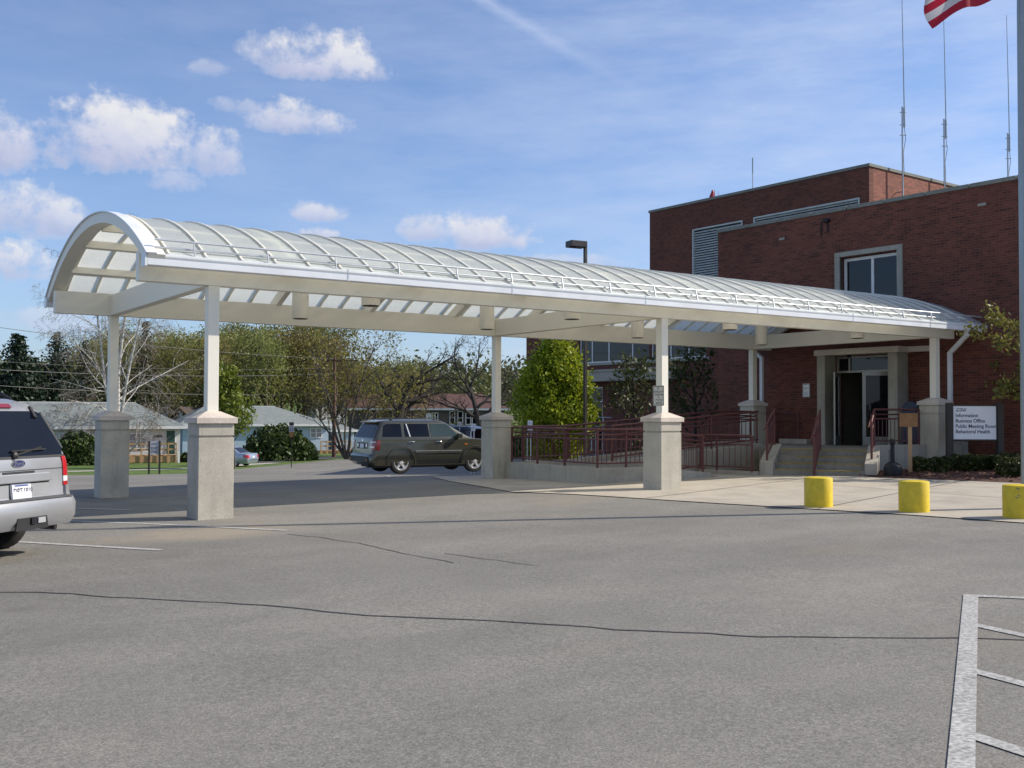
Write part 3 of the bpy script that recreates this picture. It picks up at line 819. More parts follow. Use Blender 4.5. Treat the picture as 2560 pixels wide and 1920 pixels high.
def glyph_rows(mb, o, ex, ey, ez, rows, d0, d1, rng):
    """rows of small letter-sized strokes for print too small to read"""
    for x0, x1, y, h in rows:
        x = x0
        while x < x1-h*.3:
            wd = h*rng.uniform(.45, .7)
            mb.obox(o, ex, ey, ez, x, x+wd*.28, y, y+h, d0, d1)
            k = rng.random()
            mb.obox(o, ex, ey, ez, x+wd*.28, x+wd, y+(h*.8 if k < .4 else 0 if k < .7 else h*.4), y+(h if k < .4 else h*.2 if k < .7 else h*.6), d0, d1)
            if k > .5: mb.obox(o, ex, ey, ez, x+wd*.74, x+wd, y+h*.21, y+h*.79, d0, d1)
            x += wd+h*.22
rng = random.Random(3)
def small_sign(name, o, ex, ez, w, h, label, cat, rows, board=M_signtan, border=True, group=None):
    """flat sign plate: o bottom-left corner, ex across, ez outward normal"""
    ex, ez = Vector(ex).normalized(), Vector(ez).normalized()
    t = thing(name, Vector(o), label, cat, group)
    r = .02; pl = []
    for cx, cy, a0 in ((w-r, h-r, 0), (r, h-r, 90), (r, r, 180), (w-r, r, 270)):
        for k in range(4): pl.append((cx+r*math.cos(R(a0+30*k)), cy+r*math.sin(R(a0+30*k))))
    MB().prism(pl, o, ex, UZ, ez, 0, .004).build('board', board, t)
    m = MB()
    if border:
        for x0, x1, y0, y1 in ((.012, w-.012, .012, .024), (.012, w-.012, h-.024, h-.012), (.012, .024, .025, h-.025), (w-.024, w-.012, .025, h-.025)):
            m.obox(o, ex, UZ, ez, x0, x1, y0, y1, .004, .006)
    glyph_rows(m, Vector(o), ex, UZ, ez, rows, .004, .0065, rng)
    m.build('lettering', M_ink, t)
    return t
# sign on the middle column, facing the driveway
small_sign('column_sign', (LB-.0867-.005, .17, 1.755), (0, -1, 0), (-1, 0, 0), .33, .41, 'small black bordered notice fixed to the middle front canopy column', 'sign',
           [(.145, .19, .335, .05), (.04, .30, .265, .04), (.07, .29, .205, .04), (.15, .19, .155, .03), (.09, .27, .095, .04), (.09, .26, .04, .035)])
small_sign('wall_sign', wp(5.10, 2.1, -.008), -WD, -WN, .255, .40, 'small white notice on the shaded brick wall left of the entrance', 'sign',
           [(.11, .15, .33, .05), (.03, .22, .25, .03), (.1, .15, .19, .03), (.06, .2, .12, .035), (.06, .2, .06, .035)], board=M_sign)
# grey electric box
t = thing('electric_box', wp(.12, .5, -.1), 'plain grey electric box low on the brick wall behind the information sign', 'utility box')
m = MB(); m.obox(wp(0, 0), WD, WN, UZ, -.067, .311, -.2, -.002, .45, .90); m.build('cabinet', M_box, t, bevel=.01)
m = MB(); m.obox(wp(0, 0), WD, WN, UZ, -.03, .28, -.206, -.2, .48, .87); m.build('door', M_box, t)

# ------------------------------------------------------------------ steps and ramp
st = thing('entrance_steps', (15.4, 1.2, .07), 'four worn concrete entrance steps with yellow nosings and sloping side walls', 'steps')
LZ = .72
SL, SR = Vector((14.45, 1.75, 0)), Vector((15.57, -.04, 0))
SQ = (SR-SL).normalized(); SEv = Vector((-SQ.y, SQ.x, 0)); SW = (SR-SL).length
m = MB()
for k in range(4):
    m.obox(SL, SEv, SQ, UZ, .3*k, .3*k+(.2995 if k < 3 else .45), .002, SW-.002, -.1, .10+.155*(k+1))
m.build('stair_flight', M_step, st, bevel=.008)
pa, pb = SL+SEv*1.352, SR+SEv*1.352
m = MB(); m.prism([(pa.x, pa.y), (pb.x, pb.y), (16.9, .24), (18.16, .2), (19.6, .2), (19.52, 3.78), (16.31, 3.78), (15.75, 3.4)], (0, 0, 0), (1, 0, 0), (0, 1, 0), UZ, -.1, .718); m.build('landing', M_step, st)
for k in range(4):
    z1 = .10+.155*(k+1); y = .05
    n_ = MB(); runs = []
    while y < SW-.1:
        L = rng.uniform(.15, .5)
        if rng.random() < .65: runs.append((y, min(y+L, SW-.05)))
        y += L+.03
    o = SL+SEv*(.3*k)
    if runs:
        n_.obox(o, SEv, SQ, UZ, -.003, .018, runs[0][0], runs[-1][1], z1-.02, z1+.002)
        n_.build('nosing', M_nose, st)
def cheek(o, w, L=1.08):
    mm = MB(); mm.prism([(-.0, -.1), (-.0, .43), (L, .845), (L, -.1)], o, SEv, UZ, SQ, 0, w)
    return mm.build('side_wall', M_wallc, st, bevel=.01)
cheek(SR+SQ*.003, .28); cheek(SL-SQ*.333, .33, 1.25)
KO = SR+SQ*.283+SEv*1.08; KI = SR+SQ*.003+SEv*1.08
m = MB(); m.prism([(KI.x, KI.y), (KO.x, KO.y), (18.158, .06), (18.158, .3)], (0, 0, 0), (1, 0, 0), (0, 1, 0), UZ, -.1, .843); m.build('side_wall', M_wallc, st, bevel=.01)
m = MB(); m.box(18.7, 19.55, -.03, .199, -.1, .845); m.build('landing_edge', M_wallc, st)
m = MB(); q0_, q1_ = Vector((13.93, 3.72, 0)), SL-SQ*.335
dq = (q1_-q0_); Lq = dq.length; dq.normalize(); nq = Vector((-dq.y, dq.x, 0))
m.obox(q0_, dq, nq, UZ, 0, Lq-.01, -.07, .07, -.1, .185); m.build('kerb', M_wallc, st, bevel=.008)
m = MB(); m.prism([(14.02, 3.74), (14.33, 2.3), (15.35, 2.9), (15.7, 3.74)], (0, 0, 0), (1, 0, 0), (0, 1, 0), UZ, -.1, .13); m.build('planting_bed', M_mulch, st)

rp = thing('wheelchair_ramp', (12, 3.5, 0), 'low concrete wheelchair ramp doubling back beside the entrance steps', 'ramp')
m = MB()
m.prism([(9.29, -.2), (9.29, .39), (11.0, .385), (12.8, .19), (12.83, -.2)], (0, 2.2, 0), (1, 0, 0), UZ, (0, 1, 0), 0, .2)
m.build('wall', M_wallc, rp, bevel=.01)
m = MB(); m.box(9.292, 9.55, 2.401, 5.80, -.3, .393); m.build('wall', M_wallc, rp, bevel=.01)
m = MB(); m.prism([(9.56, -.2), (9.56, .33), (11.0, .33), (13.2, .085), (13.2, -.2)], (0, 2.41, 0), (1, 0, 0), UZ, (0, 1, 0), 0, 1.385); m.build('deck', M_step, rp)
m = MB(); m.prism([(11.0, -.2), (11.0, .43), (16.3, .815), (16.3, -.2)], (0, 3.80, 0), (1, 0, 0), UZ, (0, 1, 0), 0, .15); m.build('wall', M_wallc, rp, bevel=.01)
m = MB(); m.prism([(9.56, -.2), (9.56, .331), (11.0, .331), (16.29, .71), (19.3, .716), (19.3, -.2)], (0, 3.955, 0), (1, 0, 0), UZ, (0, 1, 0), 0, 1.44); m.build('deck', M_step, rp)
m = MB(); m.prism([(9.56, -.2), (9.56, .42), (11.0, .43), (16.3, .815), (17.9, .815), (17.9, -.2)], (0, 5.40, 0), (1, 0, 0), UZ, (0, 1, 0), 0, .15); m.build('wall', M_wallc, rp, bevel=.01)
m = MB(); m.box(9.56, 11.0, 3.80, 3.952, -.2, .33); m.build('deck', M_step, rp)
m = MB(); m.obox(wp(0, 0), WD, WN, UZ, 4.6, 5.6, -.5, -.05, .717, .86); m.build('plinth', M_wallc, rp, bevel=.01)

def railing(label, pts, posts, h=.85, sp=.14, loopend=False, grab=True, rp_=.024):
    """pipe railing: pts = (x,y,z of the kerb) corners; posts = distances along it"""
    P = [Vector(p) for p in pts]
    seg = [(b-a).length for a, b in zip(P, P[1:])]; T = sum(seg)
    def atd(d):
        for a, b, L in zip(P, P[1:], seg):
            if d <= L+1e-6: return a+(b-a)*(d/L)
            d -= L
        return P[-1].copy()
    t = thing('pipe_railing', P[0], label, 'railing', 'maroon pipe railings')
    up = lambda z: [p+UZ*z for p in P]
    top = up(h)
    if loopend: top = top[:-1]+[top[-1]-(P[-1]-P[-2]).normalized()*.07, top[-1]-UZ*.07, ]
    MB().tube(top, .027, 10).build('top_rail', M_maroon, t, smooth=True)
    MB().tube(up(h*.74), .02, 8).build('mid_rail', M_maroon, t, smooth=True)
    MB().tube(up(.1), .018, 8).build('bottom_rail', M_maroon, t, smooth=True)
    if grab:
        d = (P[-1]-P[0]); s = Vector((d.y, -d.x, 0)).normalized()
        q = [p+UZ*(h*.86)-(Vector((P[min(i+1, len(P)-1)].y-P[max(i-1, 0)].y, -(P[min(i+1, len(P)-1)].x-P[max(i-1, 0)].x), 0)).normalized()*.07) for i, p in enumerate(P)]
        MB().tube(q, .019, 8).build('hand_rail', M_maroon, t, smooth=True)
    for d in posts:
        p = atd(d)
        MB().tube([p-UZ*.02, p+UZ*(h-.005)], rp_+.004, 10).build('post', M_maroon, t, smooth=True)
    k = 1; nbal = int(T/sp)
    for k in range(1, nbal):
        p = atd(T*k/nbal)
        if min(abs(T*k/nbal-d) for d in posts) < .04: continue
        MB().tube([p+UZ*.1, p+UZ*(h*.74)], .010, 6).build('baluster', M_maroon, t, smooth=True)
    return t
railing('maroon railing round the front and left edge of the ramp', [(9.42, 5.68, .393), (9.40, 2.28, .393), (11.0, 2.3, .385), (12.72, 2.3, .2)], [0, 1.09, 2.18, 3.38, 4.22, 5.2, 6.63], loopend=True)
railing('maroon railing on the low kerb between the ramp foot and the steps', [(12.9, 3.70, .10), (13.9, 3.68, .17), (14.18, 2.16, .185)], [.05, 1.0, 1.5, 2.52], .88, .16, True)
railing('maroon railing climbing the wall between the two ramp lanes', [(11.1, 3.88, .44), (16.25, 3.88, .812)], [.05, 1.7, 3.4, 5.1], .85, .16)
railing('maroon railing along the back edge of the upper ramp lane', [(9.6, 5.48, .42), (11.0, 5.48, .43), (16.3, 5.48, .815), (17.8, 5.48, .815)], [.02, 1.4, 3, 4.7, 6.4, 8.1], .85, .16, True)
ra_ = SR+SQ*.14
railing('maroon railing on the right side wall of the entrance steps', [tuple(ra_+SEv*.28+UZ*.54), tuple(ra_+SEv*1.05+UZ*.845), (18.02, .18, .845)], [.0, .83, 2.35], .87, .13)
rb_ = SL+SQ*(SW*.46)
railing('maroon railing standing in the middle of the entrance steps', [tuple(rb_-SEv*.06+UZ*.09), tuple(rb_+SEv*1.05+UZ*.72)], [.0, 1.27], .98, .12)
rc_ = SL-SQ*.17
railing('maroon railing on the left side wall of the entrance steps', [tuple(rc_+SEv*.1+UZ*.47), tuple(rc_+SEv*1.2+UZ*.83)], [.0, 1.15], .87, .13)
railing('short maroon guard rail against the brick wall above the ramp', [tuple(wp(5.9, .716, -.32)), tuple(wp(5.0, .716, -.32))], [.03, .87], .9, .12, False, False)

# ------------------------------------------------------------------ things near the entrance
for k, (x, y, lab) in enumerate(((8.69, -4.34, 'yellow concrete filled bollard nearest the canopy'), (9.20, -5.77, 'yellow concrete filled bollard in the middle of the row of three'), (9.64, -7.22, 'scuffed yellow bollard cut off by the right edge of the photo'))):
    z = gz(x, y)+.01
    if k == 0:
        b0 = thing('bollard', (x, y, z), lab, 'bollard', 'yellow bollards along the kerb')
        MB().lathe([(.231, -.05), (.228, .02), (.228, .462), (.222, .474), (.20, .482), (.1, .490), (.01, .493)], 40, (x, y, z)).build('post', M_yellow, b0, smooth=True)
        t = b0
    else:
        t = copy_tree(b0); t.location = (x, y, z); t['label'] = lab
# scuffs on the last bollard
m = MB()
for a, zz, l in ((200, .44, .06), (204, .34, .04), (196, .31, .05)):
    p = [(.2295*math.cos(R(a+k*4)), .2295*math.sin(R(a+k*4)), zz+.012*math.sin(k*2.1)) for k in range(int(l/.016)+1)]
    m.tube([(9.64+x, -7.22+y, gz(9.64, -7.22)+.01+z) for x, y, z in p], .007, 5)
m.build('scuff', M_coping, t, org=Vector(t.location))

# information board on two posts
sp_ = thing('information_sign', (18.27, -1.16, .2), 'white information board on two dark posts in front of the brick wall', 'sign')
A, B = Vector((17.83, -.86, 0)), Vector((18.72, -1.46, 0))
ex = (B-A).normalized(); ez = Vector((ex.y, -ex.x, 0))
LBW = (B-A).length
m = MB().obox(A, ex, ez, UZ, .02, LBW-.02, -.02, .02, 1.00, 1.80); m.build('board', M_sign, sp_)
for z0, z1 in ((.965, .999), (1.801, 1.83)): MB().obox(A, ex, ez, UZ, .0, LBW, -.028, .028, z0, z1).build('rail', M_post, sp_)
for x in (-.07, LBW+.07):
    MB().obox(A, ex, ez, UZ, x-.07, x+.07, -.07, .07, .0, 1.88).build('post', M_post, sp_, bevel=.006)
O = A+ez*.0205
lettering('lettering', [('Information', .07, 1.535, .125, 'LEFT', .93, 1), ('Business Office', .07, 1.405, .125, 'LEFT', .93, 1), ('Public Meeting Room', .07, 1.275, .125, 'LEFT', .93, 1), ('Behavioral Health', .07, 1.145, .125, 'LEFT', .93, 1)], M_ink, sp_, O, ex, UZ)
def logo(parent, o, ex, ez, s):
    """slanted three-letter emblem cut by a horizontal line"""
    m = MB(); ey = UZ; sl = .32
    def bar(x0, x1, y0, y1):
        m.add([Vector(o)+Vector(ex)*((x+y*sl)*s)+ey*(y*s)+Vector(ez)*d for d in (0, .003) for x, y in ((x0, y0), (x1, y0), (x1, y1), (x0, y1))],
              [(3, 2, 1, 0), (4, 5, 6, 7), (0, 1, 5, 4), (1, 2, 6, 5), (2, 3, 7, 6), (3, 0, 4, 7)])
    for x0, x1 in ((0, .8), (1.0, 2.0), (2.2, 2.5), (2.75, 3.05)): bar(x0, x1, .78, 1)
    for x0, x1, y0, y1 in ((0, .3, 0, .6), (.31, .8, 0, .24), (1.0, 1.2, 0, .6), (1.38, 1.58, 0, .6), (1.76, 1.96, 0, .6), (2.15, 2.4, 0, .6), (2.41, 2.74, .36, .6), (2.75, 3.0, 0, .6)): bar(x0, x1, y0, y1)
    m.build('emblem', M_ink, parent)
logo(sp_, A+ez*.0205+ex*.085+UZ*1.67, ex, ez, .075)
# cigarette receptacle
c = Vector((15.86, -.6, gz(15.86, -.6)+.01))
t = thing('cigarette_receptacle', c, 'black bell-shaped cigarette receptacle standing beside the entrance steps', 'ash receptacle')
MB().lathe([(.20, 0), (.205, .02), (.205, .22), (.19, .27), (.13, .325), (.065, .36)], 28, c).build('base', M_black, t, smooth=True)
MB().lathe([(.052, .34), (.046, .75), (.07, .78), (.07, .86), (.03, .885)], 20, c).build('neck', M_black, t, smooth=True)
# board on a stake
c = at(2274, 24.6); c.z = mulch_z(c.x, c.y)
t = thing('stake_sign', c, 'blank weathered plywood board nailed to a pale stake in the mulch', 'sign')
f = (CAM-c); f.z = 0; f.normalize(); sx = Vector((-f.y, f.x, 0))
MB().obox(c, sx, f, UZ, -.045, .045, -.045, .045, -.05, zat(1058, 24.6)-c.z).build('stake', M_lumber, t)
MB().obox(c+f*.058, sx, f, UZ, -.23, .17, -.011, .011, zat(1064, 24.6)-c.z, zat(1030, 24.6)-c.z).build('board', M_wood, t)
# mailbox on the landing
c = wp(.80, .72, -1.0)
t = thing('mailbox', c, 'dark blue rounded mailbox on the landing beside the entrance pier', 'mailbox')
m = MB(); r = .235
prof_ = [(-r, .15)]+[(r*math.cos(R(a)), .98+r*math.sin(R(a))) for a in range(180, -1, -12)]+[(r, .15)]
m.prism(prof_, c, WD, UZ, WN, -.26, .26); m.build('body', M_navy, t)
MB().obox(c, WD, WN, UZ, -.18, .18, -.285, -.262, .92, 1.06).build('door', M_navy, t)
for a in (-.2, .2):
    for b in (-.2, .2): MB().obox(c, WD, WN, UZ, a-.03, a+.03, b-.03, b+.03, 0, .15).build('leg', M_navy, t)
# far door handrail
q0 = at(1467, 49); zt = zat(1061, 49)
t = thing('steel_handrail', at(1489, 49), 'bare steel handrail at the far door behind the ramp', 'handrail')
e1 = (at(1489, 49)-q0); e1.z = 0; e1n = e1.normalized()
gq = gz(q0.x, q0.y)
b0_ = q0+e1; b1_ = at(1530, 48.6)
for z0, nm in ((0, 'top_rail'), (-.42, 'lower_rail')):
    MB().tube([Vector((q0.x, q0.y, zt+z0)), Vector((b0_.x, b0_.y, zat(1043, 49)+z0)), Vector((b1_.x, b1_.y, zat(1043, 49)+z0))], .024, 8).build(nm, M_steel, t, smooth=True)
for p, z in ((q0, zt), (b0_, zat(1043, 49)), (at(1509, 48.8), zat(1043, 49))):
    MB().tube([Vector((p.x, p.y, gz(p.x, p.y))), Vector((p.x, p.y, z))], .024, 8).build('post', M_steel, t, smooth=True)
# parking signs on posts
def post_sign(px, dep_, ytop, ybot, wpx, label, rows, pm=M_sign, bm_=M_sign, double=True, text=None):
    b = at(px, dep_); k = dep_/FOCAL; w = wpx*k
    t = thing('parking_sign', b, label, 'sign')
    f = Vector((CAM.x-b.x, CAM.y-b.y, 0)).normalized(); sx = Vector((-f.y, f.x, 0))
    z1, z0 = zat(ytop, dep_), zat(ybot, dep_)
    for o in ((-.09, .03) if double else (0,)):
        MB().obox(Vector((b.x, b.y, 0)), sx, f, UZ, o-.02, o+.02, -.03, 0, b.z-.1, z0 if double else z1).build('post', pm, t)
    MB().obox(Vector((b.x, b.y, 0)), sx, f, UZ, -w/2, w/2, .002, .012, z0, z1).build('board', bm_, t)
    m = MB(); H = z1-z0
    glyph_rows(m, Vector((b.x, b.y, z0)), sx, UZ, f, [(-w*.36*a, w*.36*a, H*y, H*hh) for a, y, hh in rows], .012, .015, rng)
    m.build('lettering', M_ink, t)
    return t
post_sign(1325.5, 36.5, 1051, 1083, 12.5, 'white parking sign on a white post just behind the ramp railing', [(.5, .72, .14), (1, .45, .14), (.8, .14, .12)])
post_sign(1183.5, 41, 1059.5, 1077.5, 10.5, 'white parking sign on two posts in front of the dark parked van', [(.35, .72, .16), (1, .34, .14), (.6, .12, .08)])
post_sign(1149.5, 46, 1054.5, 1066, 9.5, 'small weathered parking sign on a thin post beyond the hood of the green car', [(.9, .55, .2), (.9, .2, .2)], pm=M_steel, bm_=M_signtan, double=False)
# exit sign
b = at(388, 61)
k = 61/FOCAL
t = thing('exit_sign', b, 'grey exit only board on two dark posts on the grass verge', 'sign')
f = Vector((CAM.x-b.x, CAM.y-b.y, 0)).normalized(); sx = Vector((-f.y, f.x, 0)); O = Vector((b.x, b.y, 0))
z1, z0 = zat(1105.5, 61), zat(1139, 61)
for o in (-12.4, 12.4): MB().obox(O, sx, f, UZ, o*k-.055, o*k+.055, -.05, .05, b.z-.15, zat(1104.5, 61)).build('post', M_post, t)
M_signgrey = pbr('sign_shaded_grey', (.42, .44, .48), .55, var=.05)
MB().obox(O, sx, f, UZ, -11*k, 11*k, -.02, .02, z0, z1).build('board', M_signgrey, t)
lettering('lettering', [('EXIT', -8*k, z0+(z1-z0)*.40, .20, 'LEFT', .95, 1), ('ONLY', -8*k, z0+(z1-z0)*.14, .20, 'LEFT', .9, 1)], M_ink, t, O+f*.021, sx, UZ)
logo(t, O+f*.021+sx*(-7.5*k)+UZ*(z0+(z1-z0)*.75), sx, f, .075)
# speed limit sign
b = at(730, 73); k = 73/FOCAL
t = thing('speed_sign', b, 'speed limit 25 sign on a dark post before the clipped evergreen bush', 'sign')
f = Vector((CAM.x-b.x, CAM.y-b.y, 0)).normalized(); sx = Vector((-f.y, f.x, 0)); O = Vector((b.x, b.y, 0))
MB().obox(O, sx, f, UZ, -.03, .03, -.06, -.02, b.z-.1, zat(1058, 73)).build('post', M_post, t)
MB().obox(O, sx, f, UZ, -6.5*k, 6*k, -.01, .01, zat(1081, 73), zat(1066, 73)).build('board', M_signgrey, t)
MB().obox(O, sx, f, UZ, -6*k, 5.5*k, -.01, .01, zat(1065.5, 73), zat(1057, 73)).build('upper_board', M_brown, t)
MB().obox(O, sx, f, UZ, -5*k, 4.5*k, -.01, .01, zat(1094, 73), zat(1081.5, 73)).build('lower_board', M_wood, t)
lettering('lettering', [('25', 0, zat(1078.5, 73), 11.5*k, 'CENTER', 1, 1), ('SPEED', 0, zat(1069, 73), 2.6*k, 'CENTER')], M_ink, t, O+f*.012, sx, UZ)

# flagpole and flag
P0 = Vector((11.09, -6.53, gz(11.1, -6.53)))
t = thing('flagpole', P0, 'tall grey metal flagpole at the right edge of the photo', 'flagpole')
MB().tube([P0+UZ*.0, P0+UZ*2, P0+UZ*8, P0+UZ*10.7], [.098, .095, .085, .06], 24).build('pole', M_pole, t, smooth=True)
MB().lathe([(.16, 0), (.16, .03), (.11, .08), (.09, .1)], 24, P0).build('base_collar', M_pole, t, smooth=True)
MB().lathe([(.02, 0), (.075, .04), (.09, .1), (.06, .17), (.01, .19)], 16, P0+UZ*10.7).build('finial', M_pole, t, smooth=True)
def m_flag():
    m, nt, b = newmat('flag_cloth')
    uv = texco(nt, 'UV'); sep = nt.nodes.new('ShaderNodeSeparateXYZ'); lk(nt, uv, sep.inputs[0])
    st_ = math_(nt, 'LESS_THAN', math_(nt, 'MODULO', math_(nt, 'MULTIPLY', sep.outputs[1], 6.5), 1), .5)
    c = mixc(nt, st_, (.62, .60, .60), (.42, .018, .04))
    can_ = math_(nt, 'MULTIPLY', math_(nt, 'LESS_THAN', sep.outputs[0], .4), math_(nt, 'GREATER_THAN', sep.outputs[1], 6/13))
    c = mixc(nt, can_, c, (.02, .03, .11))
    lk(nt, c, b.inputs['Base Color']); b.inputs['Roughness'].default_value = .75
    tr = nt.nodes.new('ShaderNodeBsdfTranslucent'); lk(nt, c, tr.inputs['Color'])
    mx = nt.nodes.new('ShaderNodeMixShader'); mx.inputs[0].default_value = .4
    lk(nt, b.outputs[0], mx.inputs[1]); lk(nt, tr.outputs[0], mx.inputs[2]); lk(nt, mx.outputs[0], nt.nodes['Material Output'].inputs['Surface'])
    return m
me = bpy.data.meshes.new('flag'); vs, fs, uvs = [], [], []
NU, NV = 44, 26; fd = Vector((-.907, .42, 0)); fn = Vector((.42, .907, 0))
HO = P0+UZ*8.42
for j in range(NV+1):
    for i in range(NU+1):
        u, v = i/NU, j/NV
        along = 1.66*u*(1-.05*u); sag = .70*u-.02*math.sin(math.pi*u)
        wv = .09*math.sin(7.5*u+2.2*v)*u+.06*math.sin(15*u-3*v+1)*u*(1-.3*v)
        fold = .16*max(0, u-.78)*4*math.sin(9*v+6*u)
        p = HO+fd*(along-.05*math.sin(6*v)*u+.10*max(0, u-.85)*math.sin(8*v)*4)+UZ*(v*(2.05-.14*u)-sag+.05*math.sin(11*u)*(1-v)*u)+fn*(wv+fold)
        vs.append(p-HO)
for j in range(NV):
    for i in range(NU):
        a = j*(NU+1)+i; fs.append((a, a+1, a+NU+2, a+NU+1)); uvs += [(i/NU, j/NV), ((i+1)/NU, j/NV), ((i+1)/NU, (j+1)/NV), (i/NU, (j+1)/NV)]
me.from_pydata(vs, [], fs); ul = me.uv_layers.new(name='uv')
for k, x in enumerate(uvs): ul.data[k].uv = x
me.materials.append(m_flag()); me.polygons.foreach_set('use_smooth', [True]*len(fs))
fo = bpy.data.objects.new('flag', me); COL.objects.link(fo); fo.location = HO
tag(fo, 'red and white striped flag blowing from the flagpole', 'flag')

# street lamp behind the canopy
b = at(1463, 38.8); D = 38.8
t = thing('street_lamp', b, 'dark bronze street lamp with a box head above the canopy roof', 'street lamp')
zt = zat(602.5, D)
MB().obox(b, (1, 0, 0), (0, 1, 0), UZ, -.055, .055, -.055, .055, -.2, zt-b.z).build('pole', M_brown, t, bevel=.008)
m = MB(); cdir = (at(1412, 38.9)-b); cdir.z = 0; cdir = Vector((-1, .12, 0)).normalized(); sd = Vector((-cdir.y, cdir.x, 0))
m.obox(Vector((b.x, b.y, zt-.21)), cdir, sd, UZ, .054, .72, -.24, .24, -.03, .2); h_ = m.build('lamp_head', M_brown, t, bevel=.015)
MB().obox(Vector((b.x, b.y, zt-.21)), cdir, sd, UZ, .12, .66, -.19, .19, -.036, -.031).build('lens', M_glass, h_)

# antennas on the tall block
e_ = WN; Pc = wp(A_(8.2), 0, NB)
def antenna(px, t_off, standoff, zbase, zsplit, ztop, lean, label):
    b = Pc+e_*t_off-WD*standoff
    b = Vector((b.x, b.y, zbase))
    t = thing('roof_antenna', b, label, 'antenna', 'whip antennas on the roof')
    MB().tube([b, Vector((b.x, b.y, zsplit+.35))], .035, 10).build('mast', M_steel, t, smooth=True)
    o = Rv*.09
    q = Vector((b.x, b.y, 0))+Vector((o.x, o.y, 0))
    MB().tube([q+UZ*(zsplit-.55), q+UZ*(zsplit+.3)], .04, 10).build('whip_base', M_pole, t, smooth=True)
    MB().tube([q+UZ*(zsplit+.3), q+UZ*(ztop*.5+zsplit*.5)+Vector((lean*.4, 0, 0)), q+UZ*ztop+Vector((lean, 0, 0))], [.026, .02, .013], 8).build('whip', M_pole, t, smooth=True)
    for z in (zsplit-.45, zsplit+.1, zsplit+.0-.9):
        m = MB(); m.tube([Vector((b.x, b.y, z))-Vector((o.x, o.y, 0))*1.2, q+UZ*z+Vector((o.x, o.y, 0))*.8], .018, 6); m.build('clamp', M_steel, t)
    m = MB(); p0 = q+UZ*(zsplit-.55)
    m.tube([p0, p0+UZ*-.5+Rv*.05, p0+UZ*-1.1-Rv*.05, p0+UZ*-1.9-Rv*.03, p0+UZ*-2.6-Rv*.06], .012, 6); m.build('cable', M_black, t, smooth=True)
    if standoff:
        for z in (9.6, 11.3):
            m = MB(); m.tube([Vector((b.x, b.y, z)), Vector((b.x, b.y, z))+WD*standoff], .025, 6); m.build('bracket', M_steel, t)
    return t
def t_for(px, standoff):
    lo, hi = 0, 25
    for _ in range(40):
        mid = (lo+hi)/2; p = Pc+e_*mid-WD*standoff-CAM
        x = 1280+FOCAL*p.dot(Rv)/p.dot(Fv)
        if x < px: lo = mid
        else: hi = mid
    return lo
def zon(px, py, t_off, standoff):
    p = Pc+e_*t_off-WD*standoff-CAM
    return CAM.z+(Fv*p.dot(Fv)+Rv*p.dot(Rv)+Uv*(-(py-960)/FOCAL*p.dot(Fv))).z
for px, ys, yt, lean, lab in ((2262, 280, -60, -.12, 'tall whip antenna nearest the corner of the upper brick block'), (2367, 310, 25, -.1, 'whip antenna between the other two, partly behind the flag'),
                              (2527, 345, 28, -.14, 'whip antenna beside the flagpole on the right')):
    to = t_for(px, .35)
    antenna(px, to, .35, 7.2, zon(px, ys, to, .35), zon(px, yt, to, .35), lean, lab)
px = 1882
lo, hi = 8, 30
for _ in range(40):
    mid = (lo+hi)/2; p = wp(mid, 12, NB+1.0)-CAM; x = 1280+FOCAL*p.dot(Rv)/p.dot(Fv)
    if x > px: lo = mid
    else: hi = mid
c = wp(lo, 11.7, NB+1.0); D = (c-CAM).dot(Fv)
t = thing('roof_antenna', c, 'thin lone rod antenna on the roof of the taller brick block', 'antenna', 'whip antennas on the roof')
MB().tube([c, Vector((c.x, c.y, zat(430, D)))], .022, 8).build('mast', M_steel, t, smooth=True)
MB().tube([Vector((c.x, c.y, zat(430, D))), Vector((c.x, c.y, zat(392, D)))], .03, 8).build('whip', M_pole, t, smooth=True)
lo, hi = 8, 30
for _ in range(40):
    mid = (lo+hi)/2; p = wp(mid, 12, NB+1.0)-CAM; x = 1280+FOCAL*p.dot(Rv)/p.dot(Fv)
    if x > 1781: lo = mid
    else: hi = mid
c = wp(lo, 11.7, NB+1.0); D = (c-CAM).dot(Fv); k = D/FOCAL
t = thing('windsock', c, 'drooping red windsock on the roof edge of the taller brick block', 'windsock')
zt = zat(473, D)
MB().tube([c+Rv*.12, Vector((c.x, c.y, zt))+Rv*.12], .02, 8).build('mast', M_steel, t, smooth=True)
M_sock = pbr('red_nylon', (.30, .02, .035), .6, var=.2, scale=6)
MB().tube([Vector((c.x, c.y, zt+.0)), Vector((c.x, c.y, zt-.15))+Rv*.02, Vector((c.x, c.y, zt-.35))-Rv*.03, Vector((c.x, c.y, zt-.62))-Rv*.13], [.03, .09, .12, .10], 12).build('sock', M_sock, t, smooth=True)
MB().tube([c+Rv*.30, Vector((c.x, c.y, zat(476, D)))+Rv*.30], .015, 6).build('stub_mast', M_steel, t)

